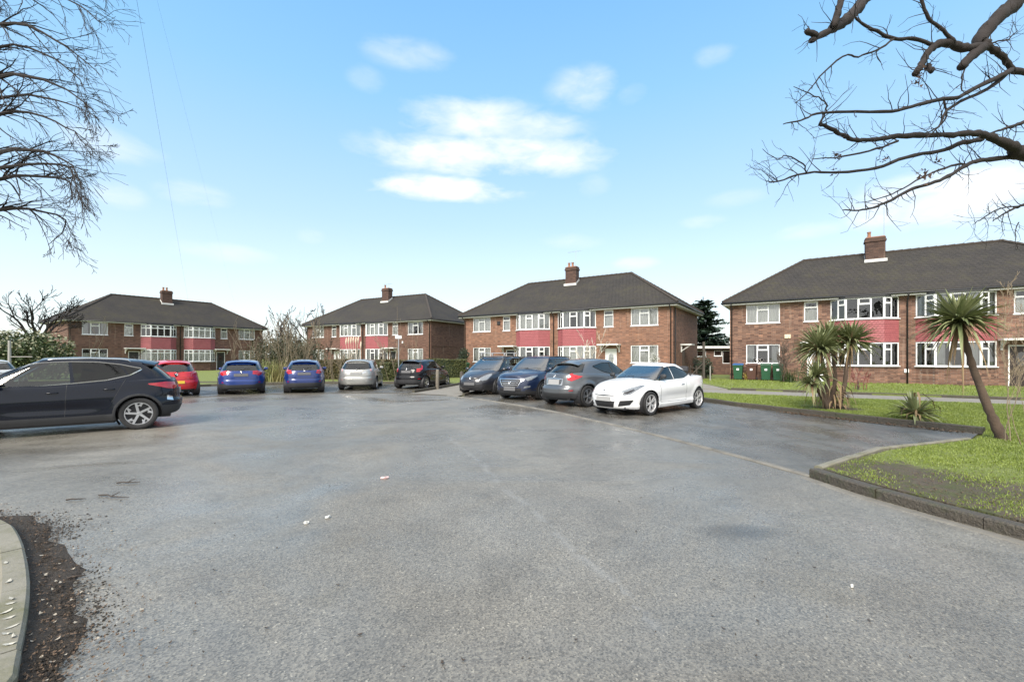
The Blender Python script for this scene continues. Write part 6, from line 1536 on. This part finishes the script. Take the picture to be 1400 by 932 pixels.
stems((*at(1083,500,25.5)[:2],.12),9,2.1,1.3,'dense bare twiggy bush between the bins and the white door',BARK,16,3,.014,minr=.008,group=None)
tuft((*at(1078,520,25.4)[:2],.12),120,1.0,.6,LG,'dark spiky-leaved plant right of the wheelie bins',11,.035,name='spiky_plant',cat='plant')
stems((*gp(1410,606,.1),.1),9,2.3,.9,'fine bare shrub cut by the right edge of the picture',BARKP,17,3,.008,minr=.0028,group=None)
# brown weeping shrub in front of the middle house
stems((*at(800,505,27.5)[:2],.1),6,2.6,.8,'pale weeping shrub in front of the right-hand bay of the middle house',plain('pale_twig',(.5,.45,.38),.8),18,2,.016,group=None,up=.3)
bush((*at(895,520,26)[:2],.1),[(0,0,1.2,.30,.55),(0,0,.7,.3,.5)],'climber in pale flower on the wall beside the white door of the middle house',LG2,leafmat('leaf_white',(.4,.4,.35),(.6,.6,.55)),size=.05,n=200,seed=19,fr=.5)

LF=leafmat('leaf_far',(.035,.045,.022),(.075,.085,.04))
for k,(px,Y,w_,h) in enumerate([(372,85,11,6.2),(415,90,9,5.2),(950,88,8,4.6),(990,80,8,4.0),(625,80,5,6.5),(20,75,12,5.0)]):
    p=at(px,500,Y); rg=random.Random(k+40)
    bush((p.x,p.y,0),[((q-1.5)*w_/3.4+rg.uniform(-.5,.5),rg.uniform(-1,1),h*.48*rg.uniform(.8,1.05),w_/4.2,h*.5*rg.uniform(.8,1.05)) for q in range(4)],
      ['mass of evergreens far behind the bare thicket between the left houses','far trees just left of the half hidden brick house','far green trees behind the conifer and low annex','far low trees beyond the garden path','far dark trees between the half hidden and the middle house','far trees behind the pale bush at the left edge'][k],LF,name='far_trees',cat='trees',size=.28,n=700,seed=k+50)
# ------------------------------------------------------------------ wheelie bins, posts, sign, lamp
def bin_(col_body,col_lid,label,loc,rz,group='wheelie bins under the first window of the nearest house',sticker=True):
    root=empty('wheelie_bin',loc,rz); tag(root,label,'wheelie bin',group)
    m=MB(); b=[(-.22,-.24),(.22,-.24),(.22,.22),(-.22,.22)]; t=[(-.28,-.34),(.28,-.34),(.28,.30),(-.28,.30)]
    vs=[(x,y,.06) for x,y in b]+[(x,y,.94) for x,y in t]; m.add(vs,[(3,2,1,0),(0,1,5,4),(1,2,6,5),(2,3,7,6),(3,0,4,7),(4,5,6,7)])
    m.box(-.30,.30,-.36,.32,.90,.95); m.box(-.20,.20,-.25-.01,-.2,.3,.62); m.build('bin_body',col_body,root,bevel=.012)
    m=MB(); m.add([(-.31,-.38,.955),(.31,-.38,.955),(.31,.34,.955),(-.31,.34,.955),(-.28,-.33,1.0),(.28,-.33,1.0),(.28,.30,1.06),(-.28,.30,1.06)],[(0,1,5,4),(1,2,6,5),(2,3,7,6),(3,0,4,7),(4,5,6,7),(3,2,1,0)]); m.build('lid',col_lid,root,bevel=.01)
    for sx in (-1,1):
        m=MB(); m.lathe([(0,-.03),(.10,-.03),(.10,.03),(0,.03)],14,Matrix.Translation((sx*.25,.24,.10))@Matrix.Rotation(R(90),4,'Z')); m.build('wheel',BLACKP,root)
    m=MB(); m.tube([(-.22,.36,.98),(.22,.36,.98)],.016,6); m.build('handle',col_body,root)
    if sticker: m=MB(); m.box(-.07,.07,-.322,-.316,.62,.74,Matrix.Rotation(R(0),4,'X')); m.build('label_panel',UPVC,root)
BG=plain('bin_green',(.020,.085,.042),.45); BBR=plain('bin_brown',(.085,.040,.030),.5); BBL=plain('bin_blue_lid',(.02,.10,.28),.45)
def hl(x,y,z=.15):
    c,s=math.cos(R(-33.2)),math.sin(R(-33.2)); return (14.25+x*c-y*s,28.95+x*s+y*c,z)
for (x,bc,lc,lb) in ((.55,BG,BBL,'green wheelie bin with a blue lid, first of the four by the house wall'),(1.32,BBR,BBR,'brown wheelie bin beside the blue-lidded one'),(2.08,BG,BG,'green-lidded wheelie bin touching the brown one'),(2.72,BG,BG,'green-lidded wheelie bin nearest the spiky plant, last of the four')):
    bin_(bc,lc,lb,hl(x,-.55),R(-33.2+random.Random(int(x*10)).uniform(-4,4)))
p=at(634.5,500,33.5); bin_(BG,BG,'green wheelie bin standing alone by the hedge left of the middle house',(p.x,p.y,.12),R(-33),group=None,sticker=False)
p=at(929,500,34); bin_(plain('bin_dark',(.02,.03,.025),.5),BBR,'dark wheelie bin in the gap beside the side door of the middle house',(p.x,p.y,.12),R(-30),group=None,sticker=False)
POSTW=plain('weathered_wood',(.17,.15,.12),.85,var=.4,scale=5,bumps=.6); POSTD=plain('weathered_wood_dark',(.07,.06,.05),.85,var=.4,scale=5,bumps=.6)
def bollard(px,py,h,m,label):
    x,y=gp(px,py,.0); o=MB(); n=10; r=.085; o.tube([(0,0,0),(0,0,h*.5),(.01,0,h-.03),(.01,0,h)],[r*1.05,r,r*.95,r*.7],n); b=o.build('wooden_post',m,auto=40); b.location=(x,y,0); tag(b,label,'post','wooden posts beside the slab path')
bollard(598,532,.98,POSTW,'pale weathered wooden post in front of the black hatchback'); bollard(631,534.5,.92,POSTD,'dark wooden post at the front corner of the dark people carrier')
# blank sign on a pole
p=at(545,500,27); root=empty('sign_post',(p.x,p.y,0)); tag(root,'small blank white sign on a thin grey pole behind the black hatchback','sign')
m=MB(); m.tube([(0,0,0),(0,0,2.95)],.03,8); m.build('pole',GALV,root); m=MB(); m.box(-.19,.19,-.05,-.035,2.72,2.90); m.build('sign_plate',UPVC,root,bevel=.01)
# lamp column and cottage post at the far left
p=at(13,500,24); root=empty('street_post',(p.x,p.y,0)); tag(root,'plain grey concrete post standing before the pale bush at the far left','post'); m=MB(); m.tube([(0,0,0),(0,0,2.5)],[.08,.06],8); m.build('post',CEM,root)
m=MB(); m.box(.07,1.25,-.02,.02,1.6,1.64); m.build('rail',CEM,root)
# fence with leaning post by the garden path
def fence(a,b,h,n,label,m_):
    root=empty('garden_fence',(a[0],a[1],.1),math.atan2(b[1]-a[1],b[0]-a[0])); tag(root,label,'fence'); L=math.hypot(b[0]-a[0],b[1]-a[1])
    for k in range(n): m=MB(); x=L*k/(n-1); m.box(x-.05,x+.05,-.05,.05,0,h); m.build('post',m_,root,bevel=.008)
    for z in (h*.35,h*.8): m=MB(); m.box(0,L,-.035,-.052+.08,z-.04,z+.04); m.build('rail',m_,root)
a=at(962,500,29); 
root=empty('gate_post',(a.x,a.y,.1)); tag(root,'tall dark timber post with a slanting brace left of the garden path','post'); m=MB(); m.box(-.06,.06,-.06,.06,0,2.5); m.build('post',POSTD,root); m=MB(); m.tube([(-.02,0,1.1),(-.9,.1,.2)],.035,5); m.build('brace',POSTD,root)
a=at(944,500,31.5); b=at(961,500,30); fence((a.x,a.y),(b.x,b.y),.9,3,'short broken timber rail fence left of the tall garden post',POSTD)
a=at(971,500,27.5); o=MB(); o.tube([(0,0,0),(0,0,.95)],.035,8); q=o.build('marker_post',CEM); q.location=(a.x,a.y,.1); tag(q,'short pale post beside the garden path in front of the dark shrub','post')
# garden shed / trellis fence between the left houses
TR=plain('trellis_wood',(.33,.28,.22),.8)
a=at(393,495,38); b=at(420,495,38); root=empty('trellis_fence',(a.x,a.y,0)); tag(root,'pale timber trellis and panel fence in the gap between the left houses','fence')
m=MB(); 
for k in range(8): m.box(k*.25,k*.25+.03,0,.03,.2,2.0)
for k in range(8): m.box(0,1.78,-.02,0,.25+k*.22,.28+k*.22)
m.build('trellis',TR,root); m=MB(); m.box(-.1,-.0,-.05,.05,0,2.2); m.box(1.78,1.88,-.05,.05,0,2.2); m.build('post',TR,root)
# far trees as a low backdrop hedge line behind the houses
# telephone wires
def wire(p0,p1,label,sag=.25,r=.008):
    a=Vector(p0); b=Vector(p1); d=(b-a).normalized(); a=a-d*6; m=MB(); m.tube([a.lerp(b,k/24)-Vector((0,0,sag*4*(k/24)*(1-k/24))) for k in range(25)],r,4); tag(m.build('telephone_wire',BLACKP),label,'wire','telephone wires overhead')
wire(at(186,-5,9),(-33.6,46.5,5.0),'telephone wire slanting down from the upper left to the far left house',.0,.0026)
wire(at(212,-10,11),(-31.0,50.5,5.0),'fainter telephone wire, just right of the long one at the upper left',.0,.0013)
# ------------------------------------------------------------------ parked cars
def car(s,wheel,px,py,hd,label):
    r=make_car('parked_car',s); place(r,wheel,px,py,hd,s); tag(r,label,'car'); return r
car(spec_crossover(),'rl',190,586,216,'dark midnight crossover with chrome window line, cut by the left edge')
car(spec_red(),'rr',269.5,539.5,134,'red hatchback with a yellow rear plate, partly behind the dark crossover')
car(spec_blue(),'rr',360,536.5,119,'larger blue hatchback with its left side showing, right of the red car')
car(spec_fiesta(P_BLUE2),'rr',441.5,535.3,114,'smaller deep blue hatchback seen square from behind')
car(spec_silver(),'rr',513.5,531.8,101,'silver hatchback in front of the brownish hedge')
car(spec_fiesta(P_BLACK,True),'rr',582,531.2,74,'black three-door hatchback behind the pale wooden post')
car(spec_mpv(),'fl',681,538.6,243,'dark people carrier with silver roof bars, facing the road')
car(spec_suv(),'fl',741,546.3,236,'navy SUV with a broad chrome-framed grille')
car(spec_compact(),'rr',802.7,556,42,'grey compact crossover parked nose-in between the navy SUV and the white car')
car(spec_coupe(),'fl',888,567.5,220,'white two-door convertible coupe with its hard top up')
def spec_far():
    s=spec_silver(); s['paint']=P_WHITE; return s
r=car(spec_far(),'rr',22,533,152,'white car mostly hidden behind the dark crossover at the left edge')
